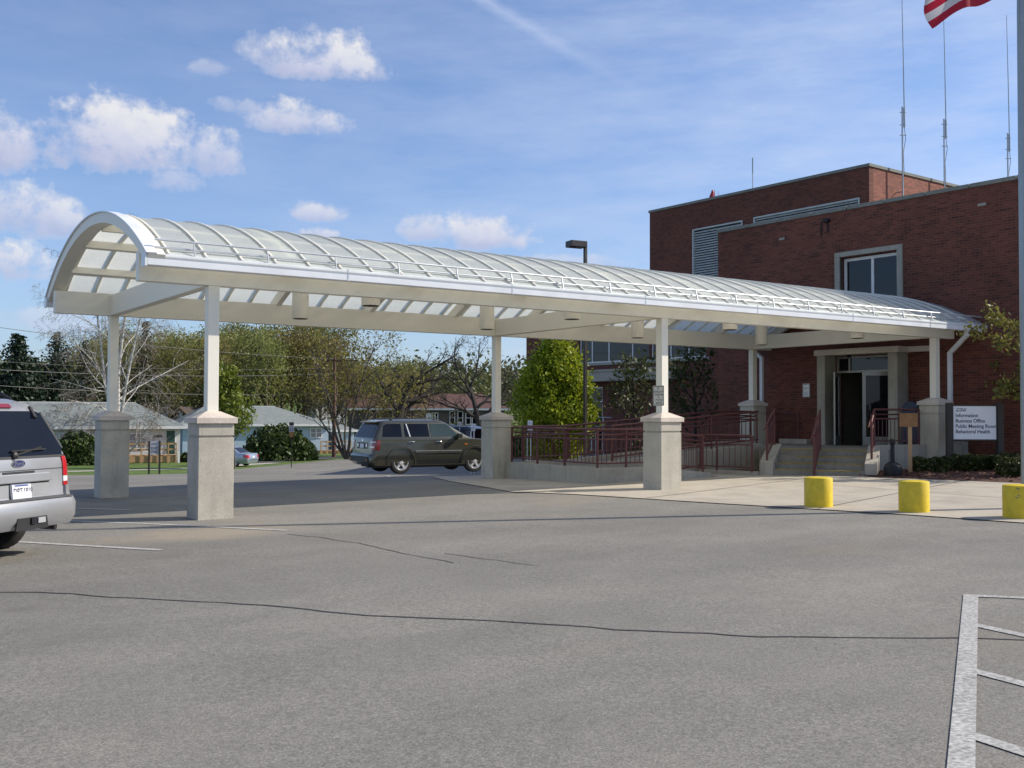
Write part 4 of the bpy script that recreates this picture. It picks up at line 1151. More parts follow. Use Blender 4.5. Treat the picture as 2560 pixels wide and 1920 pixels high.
# ================================================================== VEHICLES
def paint(name, col, metal=.55, rough=.32):
    m, nt, b = newmat(name)
    v = texco(nt)
    fl = noisef(nt, v, 300, 1)
    dirt = noisef(nt, v, 2.2, 4)
    c = ramp(nt, dirt, [(.3, tuple(x*.92 for x in col)), (.7, tuple(min(1, x*1.05) for x in col))])
    c = mixc(nt, 1, c, ramp(nt, fl, [(.3, .92), (.7, 1.06)]), 'MULTIPLY')
    lk(nt, c, b.inputs['Base Color'])
    b.inputs['Metallic'].default_value = metal; b.inputs['Roughness'].default_value = rough
    b.inputs['Coat Weight'].default_value = .8; b.inputs['Coat Roughness'].default_value = .06
    return m
M_silver = paint('silver_car_paint', (.33, .335, .345), .45, .36)
M_silverp = pbr('silver_plastic', (.31, .315, .325), .45, .3, var=.04)
M_olive = paint('olive_grey_car_paint', (.085, .082, .058), .6, .26)
M_olived = pbr('olive_cladding', (.06, .058, .044), .45, .2, var=.08)
M_blue = paint('pale_blue_car_paint', (.36, .42, .52), .5, .3)
M_dkblue = paint('dark_blue_car_paint', (.04, .06, .12), .4, .3)
M_blk = paint('black_car_paint', (.012, .013, .017), .1, .25)
M_tint = glassmat('tinted_car_glass', (.005, .007, .012), .03, .28)
M_cglass = glassmat('green_car_glass', (.035, .055, .05), .03, .55)
M_tyre = pbr('tyre_rubber', (.018, .018, .018), .85, var=.25, scale=9)
M_rim = pbr('alloy_rim', (.62, .62, .62), .38, .35, var=.05)
M_trim = pbr('black_trim', (.018, .018, .019), .55, var=.15)
M_grain = pbr('grey_step_plastic', (.07, .07, .075), .7, var=.2, bmp=.5, bscale=60)
M_red = pbr('red_lens', (.42, .012, .018), .12, var=.1, coat=1)
M_redd = pbr('dark_red_lens', (.20, .012, .018), .15, var=.1, coat=1)
M_clear = pbr('clear_lens', (.75, .72, .70), .12, var=.05, coat=1)
M_orange = pbr('amber_lens', (.6, .18, .02), .2)
M_chrome = pbr('chrome', (.75, .75, .76), .1, 1.0, var=.03)
M_plate = pbr('licence_plate', (.62, .63, .68), .4, var=.03)
M_platey = pbr('plate_yellow', (.62, .46, .06), .4)
M_plateb = pbr('plate_blue', (.05, .08, .25), .4)
M_badge = pbr('blue_badge', (.02, .035, .12), .25, var=.1)

KC = 6
def outline(xr, xf, hw, rr, rf):
    pts = []
    for cx, cy, a0, r in ((xr+rr, hw-rr, 90, rr), (xr+rr, -(hw-rr), 180, rr), (xf-rf, -(hw-rf), 270, rf), (xf-rf, hw-rf, 0, rf)):
        for k in range(KC+1):
            a = R(a0+90*k/KC); pts.append((cx+r*math.cos(a), cy+r*math.sin(a)))
    return pts
class Car:
    def __init__(s, root, levels):
        s.t = root; s.lv = levels
    def par(s, z):
        L = s.lv
        if z <= L[0][0]: return L[0][1:]
        for a, b in zip(L, L[1:]):
            if z <= b[0]:
                t = (z-a[0])/(b[0]-a[0]); return tuple(x+(y-x)*t for x, y in zip(a[1:], b[1:]))
        return L[-1][1:]
    def hw(s, z): return s.par(z)[2]
    def xr(s, z): return s.par(z)[0]
    def body(s, mat, wells, wr, name='body'):
        m = MB(); n = 4*(KC+1)
        for z, *p in s.lv:
            m.v += [(x, y, z) for x, y in outline(*p)]
        k = len(s.lv)
        for i in range(k-1):
            for j in range(n):
                j2 = (j+1) % n; m.f.append((i*n+j, i*n+j2, (i+1)*n+j2, (i+1)*n+j)); m.m.append(0)
        m.f.append(tuple(reversed(range(n)))); m.m.append(0)
        m.f.append(tuple((k-1)*n+j for j in range(n))); m.m.append(0)
        o = m.build(name, [mat, M_trim], s.t)
        cut = MB()
        for x, z in wells:
            for sg in (1, -1):
                cut.lathe([(wr, -.32), (wr, .5)], 36, (x, sg*(s.lv[1][3]-.02), z), (0, sg, 0), mi=1)
        co = cut.build('cutter', [mat, M_trim])
        md = o.modifiers.new('w', 'BOOLEAN'); md.object = co; md.operation = 'DIFFERENCE'; md.solver = 'EXACT'
        dg = bpy.context.evaluated_depsgraph_get()
        me = bpy.data.meshes.new_from_object(o.evaluated_get(dg))
        o.modifiers.clear(); o.data = me
        bpy.data.objects.remove(co)
        me.polygons.foreach_set('use_smooth', [True]*len(me.polygons))
        try: me.set_sharp_from_angle(angle=R(32))
        except Exception: pass
        return o
    def side(s, name, poly, mat, sg, eps=.004, th=.008, parent=None):
        """panel lying on the body side: poly of (x,z)"""
        m = MB(); n = len(poly)
        for d in (eps, eps-th):
            m.v += [(x, sg*(s.hw(z)+d), z) for x, z in poly]
        m.f = [tuple(range(n)), tuple(n+i for i in reversed(range(n)))]+[(i, (i+1) % n, n+(i+1) % n, n+i) for i in range(n)]
        m.m = [0]*len(m.f)
        return m.build(name, mat, parent or s.t)
    def rear(s, name, poly, mat, eps=.005, th=.01, parent=None, f=None, bevel=0):
        m = MB(); n = len(poly); g = f or s.xr
        for d in (eps, eps-th):
            m.v += [(g(z)-d, y, z) for y, z in poly]
        m.f = [tuple(range(n)), tuple(n+i for i in reversed(range(n)))]+[(i, (i+1) % n, n+(i+1) % n, n+i) for i in range(n)]
        m.m = [0]*len(m.f)
        return m.build(name, mat, parent or s.t, bevel=bevel)
    def corner(s, name, zs, sg, ka, kb, mat, back=0, fwd=0, eps=.006, parent=None):
        """patch wrapped round a rear corner between heights zs; back/fwd extend it along the rear face and the side"""
        m = MB(); cols = None
        for z in zs:
            pr = s.par(z); o = outline(*pr)
            arcp = o[KC+1:2*(KC+1)]
            q = []
            if back: q.append((arcp[0][0], arcp[0][1]+back))
            q += arcp[ka:kb+1]
            if fwd: q.append((arcp[-1][0]+fwd, arcp[-1][1]))
            for d in (eps, -.02):
                for i, (x, y) in enumerate(q):
                    nx = -1 if i == 0 else 0
                    cx, cy = pr[0]+pr[3], -(pr[2]-pr[3])
                    vx, vy = x-cx, y-cy
                    if back and i == 0: vx, vy = -1, 0
                    if fwd and i == len(q)-1: vx, vy = 0, -1
                    l = math.hypot(vx, vy); m.v.append((x+vx/l*d, -sg*(y+vy/l*d), z))
            cols = len(q)
        nz = len(zs); w = 2*cols
        for i in range(nz-1):
            for j in range(cols-1):
                a = i*w+j
                m.f += [(a, a+1, a+w+1, a+w), (a+cols, a+cols+w, a+cols+w+1, a+cols+1)]
            m.f += [(i*w, i*w+w, i*w+w+cols, i*w+cols), (i*w+cols-1, i*w+2*cols-1, (i+1)*w+2*cols-1, (i+1)*w+cols-1)]
        for j in range(cols-1):
            m.f += [(j, j+cols, j+cols+1, j+1), ((nz-1)*w+j, (nz-1)*w+j+1, (nz-1)*w+j+cols+1, (nz-1)*w+j+cols)]
        m.m = [0]*len(m.f)
        return m.build(name, mat, parent or s.t, smooth=True)
    def wheel(s, x, y, r, w=.24, spokes=5, rim=None):
        sg = 1 if y > 0 else -1
        m = MB().lathe([(r*.66, -w*.45), (r*.80, -w*.5), (r*.95, -w*.44), (r, -w*.3), (r, w*.3), (r*.95, w*.44), (r*.80, w*.5), (r*.71, w*.46), (r*.69, w*.25)], 36, (x, y, r), (0, sg, 0))
        t = m.build('wheel', M_tyre, s.t, smooth=True)
        rr = r*.69; q = MB()
        q.lathe([(rr, -.05), (rr, w*.44), (rr*.93, w*.46), (rr*.90, w*.30), (rr*.4, w*.16)], 32, (x, y, r), (0, sg, 0), mi=0)
        for k in range(spokes):
            a = 2*math.pi*k/spokes+.3; d = Vector((math.cos(a), 0, math.sin(a))); p = Vector((-d.z, 0, d.x))
            q.prism([(.0, -rr*.17), (rr*.93, -rr*.12), (rr*.93, rr*.12), (0, rr*.17)], (x, y, r), d, p, (0, sg, 0), w*.27, w*.42)
        q.lathe([(rr*.26, w*.2), (rr*.26, w*.45), (rr*.2, w*.48)], 16, (x, y, r), (0, sg, 0))
        ro = q.build('rim', rim or M_rim, t)
        bk = MB().lathe([(rr*.9, w*.17), (rr*.9, w*.175)], 24, (x, y, r), (0, sg, 0)).build('spoke_shadow_disc', M_trim, t)  # added black disc standing in for the shade behind the spokes
        return t

# --- silver suv at the left edge
EXH = Vector((-.643, .766, 0))
EXP = CAM+(Fv+Rv*((68-1280)/FOCAL))*11.5
exp = thing('parked_suv', (EXP.x, EXP.y, gz(-3.4, -2.2)-.01), 'silver suv seen from behind at the left edge of the photo', 'suv', rz=math.atan2(EXH.y, EXH.x))
exp.scale = (1, .93, 1)
lv = [(.40, .10, 4.68, .86, .16, .25), (.52, .03, 4.76, .915, .20, .3), (.66, .05, 4.80, .925, .18, .3), (.70, .075, 4.80, .925, .16, .3), (.98, .095, 4.72, .925, .15, .3), (1.06, .105, 3.75, .915, .14, .2),
      (1.16, .13, 3.55, .895, .13, .15), (1.40, .243, 3.15, .806, .13, .14), (1.64, .36, 2.78, .725, .14, .14), (1.73, .44, 2.60, .655, .16, .16), (1.785, .62, 2.42, .55, .18, .18), (1.80, .85, 2.2, .40, .18, .18)]
E_ = Car(exp, lv)
E_.body(M_silver, [(1.02, .36), (3.92, .36)], .45)
# rear glass, hatch seams, handle recess
E_.rear('rear_window', [(-.765, 1.145), (.765, 1.145), (.80, 1.22), (.655, 1.615), (.58, 1.645), (-.58, 1.645), (-.655, 1.615), (-.80, 1.22)], M_tint, .012, .02)
E_.rear('window_trim', [(-.80, 1.12), (.80, 1.12), (.805, 1.146), (-.805, 1.146)], M_trim, .010, .02)
for sg in (1, -1):
    E_.rear('window_trim', [(sg*.80, 1.22), (sg*.83, 1.22), (sg*.683, 1.635), (sg*.655, 1.615)], M_trim, .011, .02)
E_.rear('hatch_seam', [(-.80, .985), (.80, .985), (.80, .993), (-.80, .993)], M_trim, .004, .006)
for sg in (1, -1): E_.rear('hatch_seam', [(sg*.775, .70), (sg*.783, .70), (sg*.79, .985), (sg*.782, .985)], M_trim, .004, .006)
hb = E_.rear('handle_bar', [(-.52, .855), (.52, .855), (.50, .955), (-.50, .955)], M_silver, .035, .05, bevel=.012)
E_.rear('handle_gap', [(-.26, .955), (.26, .955), (.26, .978), (-.26, .978)], M_trim, .006, .012)
E_.rear('handle_gap', [(-.5, .838), (.5, .838), (.5, .853), (-.5, .853)], M_trim, .004, .008)
E_.rear('plate_recess', [(-.46, .70), (.46, .70), (.50, .838), (-.50, .838)], M_silverp, .003, .006)
pl = E_.rear('licence_plate', [(-.155, .685), (.155, .685), (.155, .837), (-.155, .837)], M_plate, .030, .012)
E_.rear('plate_frame', [(-.165, .675), (.165, .675), (.165, .847), (-.165, .847)], M_chrome, .020, .012, parent=pl)
E_.rear('plate_band', [(-.15, .688), (.15, .688), (.15, .712), (-.15, .712)], M_platey, .0315, .004, parent=pl)
E_.rear('plate_band', [(-.11, .818), (.11, .818), (.11, .834), (-.11, .834)], M_plateb, .0315, .004, parent=pl)
px_ = E_.xr(.76)-.0335
lettering('plate_number', [('DBT', -.138, -.036, .105, 'LEFT', .74), ('1819', .024, -.036, .105, 'LEFT', .72), ('-', -.004, -.03, .09, 'LEFT', .7)], M_ink, pl, (px_, 0, .763), (0, -1, 0), UZ, .001)
lettering('plate_state', [('PENNSYLVANIA', 0, 0, .022, 'CENTER')], M_ink, pl, (px_, 0, .692), (0, -1, 0), UZ, .001)
m = MB(); xb = E_.xr(1.065)
m.prism([(.105*math.cos(R(a)), .043*math.sin(R(a))) for a in range(0, 360, 12)], (xb, 0, 1.065), (0, -1, 0), UZ, (-1, 0, 0), 0, .016); bd = m.build('badge', M_chrome, exp)
m = MB(); m.prism([(.096*math.cos(R(a)), .035*math.sin(R(a))) for a in range(0, 360, 12)], (xb, 0, 1.065), (0, -1, 0), UZ, (-1, 0, 0), .016, .019); m.build('badge_field', M_badge, bd)
lettering('badge_script', [('Ford', 0, -.018, .058, 'CENTER', 1.25)], M_chrome, bd, (xb-.0195, 0, 1.065), (0, -1, 0), UZ, .001)
for sg in (1, -1):
    tl = E_.corner('tail_light', [.90, .98, 1.06, 1.125], sg, 0, KC, M_red, back=.02, fwd=.12, eps=.014)
    E_.corner('reversing_lens', [.835, .895], sg, 0, KC, M_clear, back=.02, fwd=.10, eps=.014, parent=tl)
    E_.corner('tail_light_lower', [.79, .832], sg, 0, KC, M_red, back=.02, fwd=.09, eps=.014, parent=tl)
# bumper with step pad and hitch opening
m = MB()
ol = [outline(-.06, .9, .885, .20, .1), outline(-.095, .9, .91, .22, .1), outline(-.09, .9, .905, .22, .1), outline(-.03, .9, .875, .2, .1)]
for o_, z in zip(reversed(ol), (.355, .45, .60, .665)): m.v += [(x, y, z) for x, y in o_[:2*(KC+1)]]
n = 2*(KC+1)
for i in range(3):
    for j in range(n-1): m.f.append((i*n+j, i*n+j+1, (i+1)*n+j+1, (i+1)*n+j))
m.f += [tuple(reversed(range(n))), tuple(3*n+j for j in range(n))]
for i in range(3): m.f.append((i*n, (i+1)*n, (i+1)*n+n-1, i*n+n-1))
m.m = [0]*len(m.f)
bp = m.build('rear_bumper', M_silver, exp, smooth=True)
MB().box(-.075, .12, -.74, .74, .666, .682).build('step_pad', M_grain, bp)
for sg in (1, -1):
    E_.corner('bumper_shoulder', [.667, .72, .79], sg, 0, KC, M_silver, back=-.02 if False else 0, fwd=.25, eps=.03, parent=bp)
m = MB(); m.prism([(-.27, .35), (.27, .35), (.24, .485), (-.24, .485)], (-.101, 0, 0), (0, -1, 0), UZ, (1, 0, 0), 0, .02); m.build('hitch_opening', M_trim, bp)
MB().box(-.12, .05, -.035, .035, .41, .48).build('hitch', M_black, bp)
MB().box(-.116, -.103, -.2, -.08, .415, .475).build('hitch_plug', M_alu, bp)
m = MB(); m.box(.3, 4.5, -.55, .55, .30, .42); m.build('underbody', M_trim, exp)
m = MB(); m.tube([(.25, -.45, .34), (-.02, -.50, .33)], .035, 10); m.build('exhaust', M_trim, exp)
for x in (1.02, 3.92):
    for y in (.80, -.80): E_.wheel(x, y, .365, .25)
E_.rear('high_brake_light', [(-.22, 1.685), (.22, 1.685), (.20, 1.728), (-.20, 1.728)], M_redd, .03, .04)
m = MB(); z = 1.21; xw = E_.xr(z)-.03
m.bar((E_.xr(1.15)-.02, .05, 1.16), (E_.xr(1.24)-.028, -.42, 1.235), .02, .02, (1, 0, 0)); m.bar((E_.xr(1.2)-.03, .1, 1.205), (E_.xr(1.21)-.03, -.48, 1.215), .015, .02, (1, 0, 0)); m.lathe([(.045, -.01), (.04, .03), (.01, .045)], 16, (E_.xr(1.16)-.01, .05, 1.155), (-1, 0, 0)); m.build('rear_wiper', M_trim, exp)
for sg in (1, -1):
    m = MB(); m.tube([(.70, sg*.60, 1.77), (.85, sg*.615, 1.845), (1.2, sg*.62, 1.86), (2.2, sg*.61, 1.86), (2.5, sg*.60, 1.80)], .025, 8); m.build('roof_rail', M_trim, exp, smooth=True)
    m = MB(); m.bar((.40, sg*.55, 1.69), (.30, sg*.515, 1.57), .055, .03, (1, 0, 0)); m.build('glass_hinge', M_trim, exp)
    E_.side('side_window', [(.55, 1.17), (1.25, 1.17), (1.25, 1.61), (.68, 1.61)], M_tint, sg)
    E_.side('side_window', [(1.33, 1.17), (2.1, 1.17), (2.1, 1.61), (1.33, 1.61)], M_tint, sg)
    E_.side('side_window', [(2.18, 1.17), (3.2, 1.17), (2.85, 1.61), (2.18, 1.61)], M_tint, sg)
    m = MB(); m.box(2.9, 3.08, *sorted((sg*.92, sg*1.12)), 1.12, 1.28); m.build('wing_mirror', M_silver, exp, bevel=.03)
    m = MB(); m.box(4.74, 4.80, *sorted((sg*.5, sg*.85)), .72, .90); m.build('headlight', M_clear, exp, bevel=.02)

# --- olive suv under way beyond the canopy
PH = Vector((.997, -.075, 0))
wc = Vector((11.0, 14.48, 0)); rt = Vector((PH.y, -PH.x, 0))
po_ = wc-PH*1.03-rt*.83
pil = thing('parked_suv', (po_.x, po_.y, gz(wc.x, wc.y)+.005), 'olive grey suv parked beyond the canopy, front hidden by a pedestal', 'suv', rz=math.atan2(PH.y, PH.x))
lv = [(.27, .12, 4.66, .90, .2, .3), (.42, .02, 4.75, .955, .22, .35), (.62, .0, 4.78, .965, .2, .35), (.66, .035, 4.77, .96, .18, .35), (.98, .06, 4.70, .965, .16, .3), (1.08, .075, 4.45, .955, .16, .3), (1.14, .085, 3.70, .945, .15, .2),
      (1.20, .10, 3.55, .925, .14, .16), (1.42, .2195, 3.15, .853, .14, .15), (1.65, .335, 2.76, .79, .15, .15), (1.715, .40, 2.62, .73, .16, .16), (1.75, .55, 2.45, .62, .18, .18), (1.765, .8, 2.2, .45, .18, .18)]
H_ = Car(pil, lv)
H_.body(M_olive, [(1.03, .37), (3.73, .37)], .46)
for sg in (1, -1):
    H_.side('quarter_window', [(.37, 1.21), (1.06, 1.21), (1.06, 1.63), (.56, 1.63), (.45, 1.58)], M_tint, sg, .005)
    H_.side('rear_door_window', [(1.17, 1.21), (2.05, 1.21), (2.02, 1.63), (1.17, 1.63)], M_tint, sg, .005)
    H_.side('front_door_window', [(2.12, 1.21), (3.16, 1.21), (2.74, 1.605), (2.62, 1.63), (2.09, 1.63)], M_cglass, sg, .005)
    H_.side('window_strip', [(1.33, 1.21), (1.37, 1.21), (1.27, 1.63), (1.23, 1.63)], M_alu, sg, .010)
    for x in (1.115, 2.10): H_.side('door_gap', [(x, .42), (x+.012, .42), (x+.012, 1.2), (x, 1.2)], M_trim, sg, .003)
    H_.side('door_gap', [(3.17, .45), (3.182, .45), (3.182, 1.1), (3.17, 1.1)], M_trim, sg, .003)
    H_.side('side_moulding', [(1.52, .67), (3.22, .67), (3.22, .735), (1.52, .735)], M_olived, sg, .03, .035)
    H_.side('side_moulding_line', [(1.52, .738), (3.22, .738), (3.22, .752), (1.52, .752)], M_alu, sg, .022, .025)
    H_.side('sill', [(1.50, .30), (3.26, .30), (3.26, .45), (1.50, .45)], M_trim, sg, .012, .03)
    for x in (1.28, 2.28):
        m = MB(); m.tube([(x, sg*(H_.hw(1.05)+.005), 1.035), (x+.04, sg*(H_.hw(1.05)+.035), 1.045), (x+.17, sg*(H_.hw(1.05)+.035), 1.045), (x+.21, sg*(H_.hw(1.05)+.005), 1.035)], .017, 8); m.build('door_handle', M_chrome, pil, smooth=True)
    for xc in (1.03, 3.73):
        m = MB(); nn = 22
        for k in range(nn+1):
            a = R(-8+196*k/nn)
            for rr_, d in ((.462, .0), (.462, .034), (.53, .028), (.545, -.02)):
                z = .37+rr_*math.sin(a); m.v.append((xc+rr_*math.cos(a), sg*(H_.hw(min(max(z, .42), 1.0))+d), max(z, .28)))
        for k in range(nn):
            for j in range(3):
                a = 4*k+j; m.f.append((a, a+1, a+5, a+4))
        m.m = [0]*len(m.f); m.build('wheel_arch', M_olive, pil, smooth=True)
    m = MB(); m.box(3.02, 3.16, *sorted((sg*.95, sg*1.16)), 1.16, 1.31); m.build('wing_mirror', M_olive, pil, bevel=.03)
    m = MB(); m.tube([(.75, sg*.60, 1.755), (.9, sg*.62, 1.80), (2.3, sg*.61, 1.80), (2.5, sg*.60, 1.755)], .02, 8); m.build('roof_rail', M_trim, pil, smooth=True)
    tl = H_.corner('tail_light', [.79, .9, 1.0, 1.1], -sg, 0, KC, M_redd, back=.12, fwd=.05, eps=.012)
    H_.corner('tail_light_clear', [.86, .91], -sg, 0, 3, M_clear, back=.11, eps=.016, parent=tl)
    H_.corner('tail_light_clear', [1.03, 1.06], -sg, 0, 4, M_clear, back=.11, eps=.016, parent=tl)
    H_.side('marker_lamp', [(3.33, .93), (3.44, .93), (3.44, .97), (3.33, .97)], M_orange, sg, .012)
    m = MB(); m.box(4.66, 4.74, *sorted((sg*.55, sg*.88)), .78, .96); m.build('headlight', M_clear, pil, bevel=.02)
H_.rear('rear_window', [(-.74, 1.19), (.74, 1.19), (.60, 1.62), (-.60, 1.62)], M_tint, .012, .02)
m = MB(); m.prism([(.22, 1.70), (.50, 1.735), (.50, 1.70), (.25, 1.66)], (0, -.66, 0), (1, 0, 0), UZ, (0, 1, 0), 0, 1.32); m.build('spoiler', M_olive, pil, bevel=.008)
H_.rear('plate_recess', [(-.45, .82), (.45, .82), (.5, 1.02), (-.5, 1.02)], M_trim, .004, .008)
pl = H_.rear('licence_plate', [(-.155, .84), (.155, .84), (.155, .98), (-.155, .98)], M_plate, .02, .012)
H_.rear('tailgate_badge', [(-.05, 1.06), (.05, 1.06), (.05, 1.12), (-.05, 1.12)], M_chrome, .014, .012)
for a, b in ((-.42, -.32), (.32, .42)): H_.rear('reversing_lamp', [(a, .87), (b, .87), (b, .99), (a, .99)], M_clear, .012, .012)
m = MB()
for z, xr_, hw_ in ((.30, .05, .90), (.40, -.05, .96), (.58, -.06, .97), (.645, -.02, .96)):
    m.v += [(x, y, z) for x, y in outline(xr_, .62, hw_, .22, .05)[:2*(KC+1)]]
n = 2*(KC+1)
for i in range(3):
    for j in range(n-1): m.f.append((i*n+j, i*n+j+1, (i+1)*n+j+1, (i+1)*n+j))
m.f += [tuple(reversed(range(n))), tuple(3*n+j for j in range(n))]
for i in range(3): m.f.append((i*n, (i+1)*n, (i+1)*n+n-1, i*n+n-1))
m.m = [0]*len(m.f)
bp = m.build('rear_bumper', M_olive, pil, smooth=True)
MB().box(-.085, -.05, -.78, .78, .40, .58).build('bumper_insert', M_trim, bp)
for sg in (1, -1): MB().box(-.092, -.084, *sorted((sg*.62, sg*.76)), .46, .50).build('reflector', M_redd, bp)
MB().box(.3, 4.4, -.7, .7, .20, .30).build('underbody', M_trim, pil)
m = MB(); m.tube([(.4, -.5, .27), (.0, -.55, .25)], .035, 10); m.build('exhaust', M_trim, pil)
for x in (1.03, 3.73):
    for y in (.835, -.835): H_.wheel(x, y, .37, .25, 5)
# windscreen
def windscreen(c, t, z0, z1, inset=.08):
    m = MB()
    for z, e in ((z0, 0), (z1, .03)):
        p = c.par(z); m.v += [(p[1]+.006, (p[2]-inset-e), z), (p[1]+.006, -(p[2]-inset-e), z)]
    m.f = [(0, 1, 3, 2)]; m.m = [0]; m.build('windscreen', M_cglass, t)
windscreen(H_, pil, 1.22, 1.63); windscreen(E_, exp, 1.18, 1.62)

# --- more distant cars
def sedan(name, px, depth_, heading, paint_, label, tall=False, dz=0):
    b = at(px, depth_)
    t = thing(name, (b.x, b.y, b.z+dz), label, 'car' if not tall else 'van', rz=math.atan2(heading.y, heading.x))
    if tall:
        lv = [(.28, .1, 4.9, .9, .2, .3), (.5, .0, 5.0, .97, .2, .3), (.95, .04, 4.9, .97, .16, .3), (1.05, .05, 4.2, .96, .15, .2), (1.12, .06, 4.0, .94, .14, .16), (1.62, .2, 3.25, .82, .15, .15), (1.74, .35, 3.0, .7, .16, .16), (1.78, .6, 2.7, .5, .18, .18)]
    else:
        lv = [(.22, .12, 4.7, .82, .25, .35), (.40, .02, 4.86, .89, .25, .4), (.62, .0, 4.88, .90, .22, .4), (.86, .05, 4.70, .89, .2, .35), (.93, .12, 4.3, .87, .2, .3), (.97, .72, 3.55, .82, .15, .2), (1.36, 1.35, 2.75, .62, .15, .18), (1.42, 1.6, 2.5, .5, .15, .18)]
    c = Car(t, lv); wr = .40 if tall else .36
    xs = (1.0, 3.95) if tall else (1.02, 3.85)
    c.body(paint_, [(x, .33) for x in xs], wr)
    z0, z1 = (1.13, 1.6) if tall else (.975, 1.34)
    for sg in (1, -1):
        if tall: polys = [[(.45, z0), (1.5, z0), (1.5, z1), (.55, z1)], [(1.58, z0), (2.6, z0), (2.6, z1), (1.58, z1)], [(2.68, z0), (3.75, z0), (3.2, z1), (2.68, z1)]]
        else: polys = [[(1.0, z0), (2.05, z0), (2.05, z1), (1.5, z1)], [(2.12, z0), (3.3, z0), (2.75, z1), (2.12, z1)]]
        for p in polys: c.side('side_window', p, M_tint, sg, .006)
        c.corner('tail_light', [.62, .74, .84] if not tall else [.9, 1.05, 1.2], -sg, 0, KC, M_red, back=.12, fwd=.12, eps=.012)
        for x in ((2.08,) if not tall else (1.54, 2.64)): c.side('door_gap', [(x, .4), (x+.014, .4), (x+.014, z0-.01), (x, z0-.01)], M_trim, sg, .004)
    c.rear('rear_window', [(-.62, z0+.01), (.62, z0+.01), (.5, z1), (-.5, z1)], M_tint, .008, .012)
    c.rear('licence_plate', [(-.155, .62), (.155, .62), (.155, .75), (-.155, .75)], M_plate, .012, .012)
    c.rear('bumper_strip', [(-.6, .46), (.6, .46), (.6, .5), (-.6, .5)], M_trim, .012, .012)
    windscreen(c, t, z0, z1)
    for x in xs:
        for y in (.76, -.76): c.wheel(x, y, .33 if not tall else .36, .2)
    return t
Rh = Vector((Rv.x, Rv.y, 0)).normalized(); Fh = Vector((Fv.x, Fv.y, 0)).normalized()
sedan('parked_car', 636, 75, (-Rh+Fh*.25).normalized(), M_blue, 'pale blue sedan half hidden by the grass verge and front pedestal')
sedan('parked_van', 1203, 58, (-Rh+Fh*.45).normalized(), M_blk, 'black van with a red tail lamp parked beyond the green suv', True)
sedan('parked_car', 1205, 50, (-Rh+Fh*.55).normalized(), M_dkblue, 'dark blue car low behind the hood of the olive suv', dz=-.25)

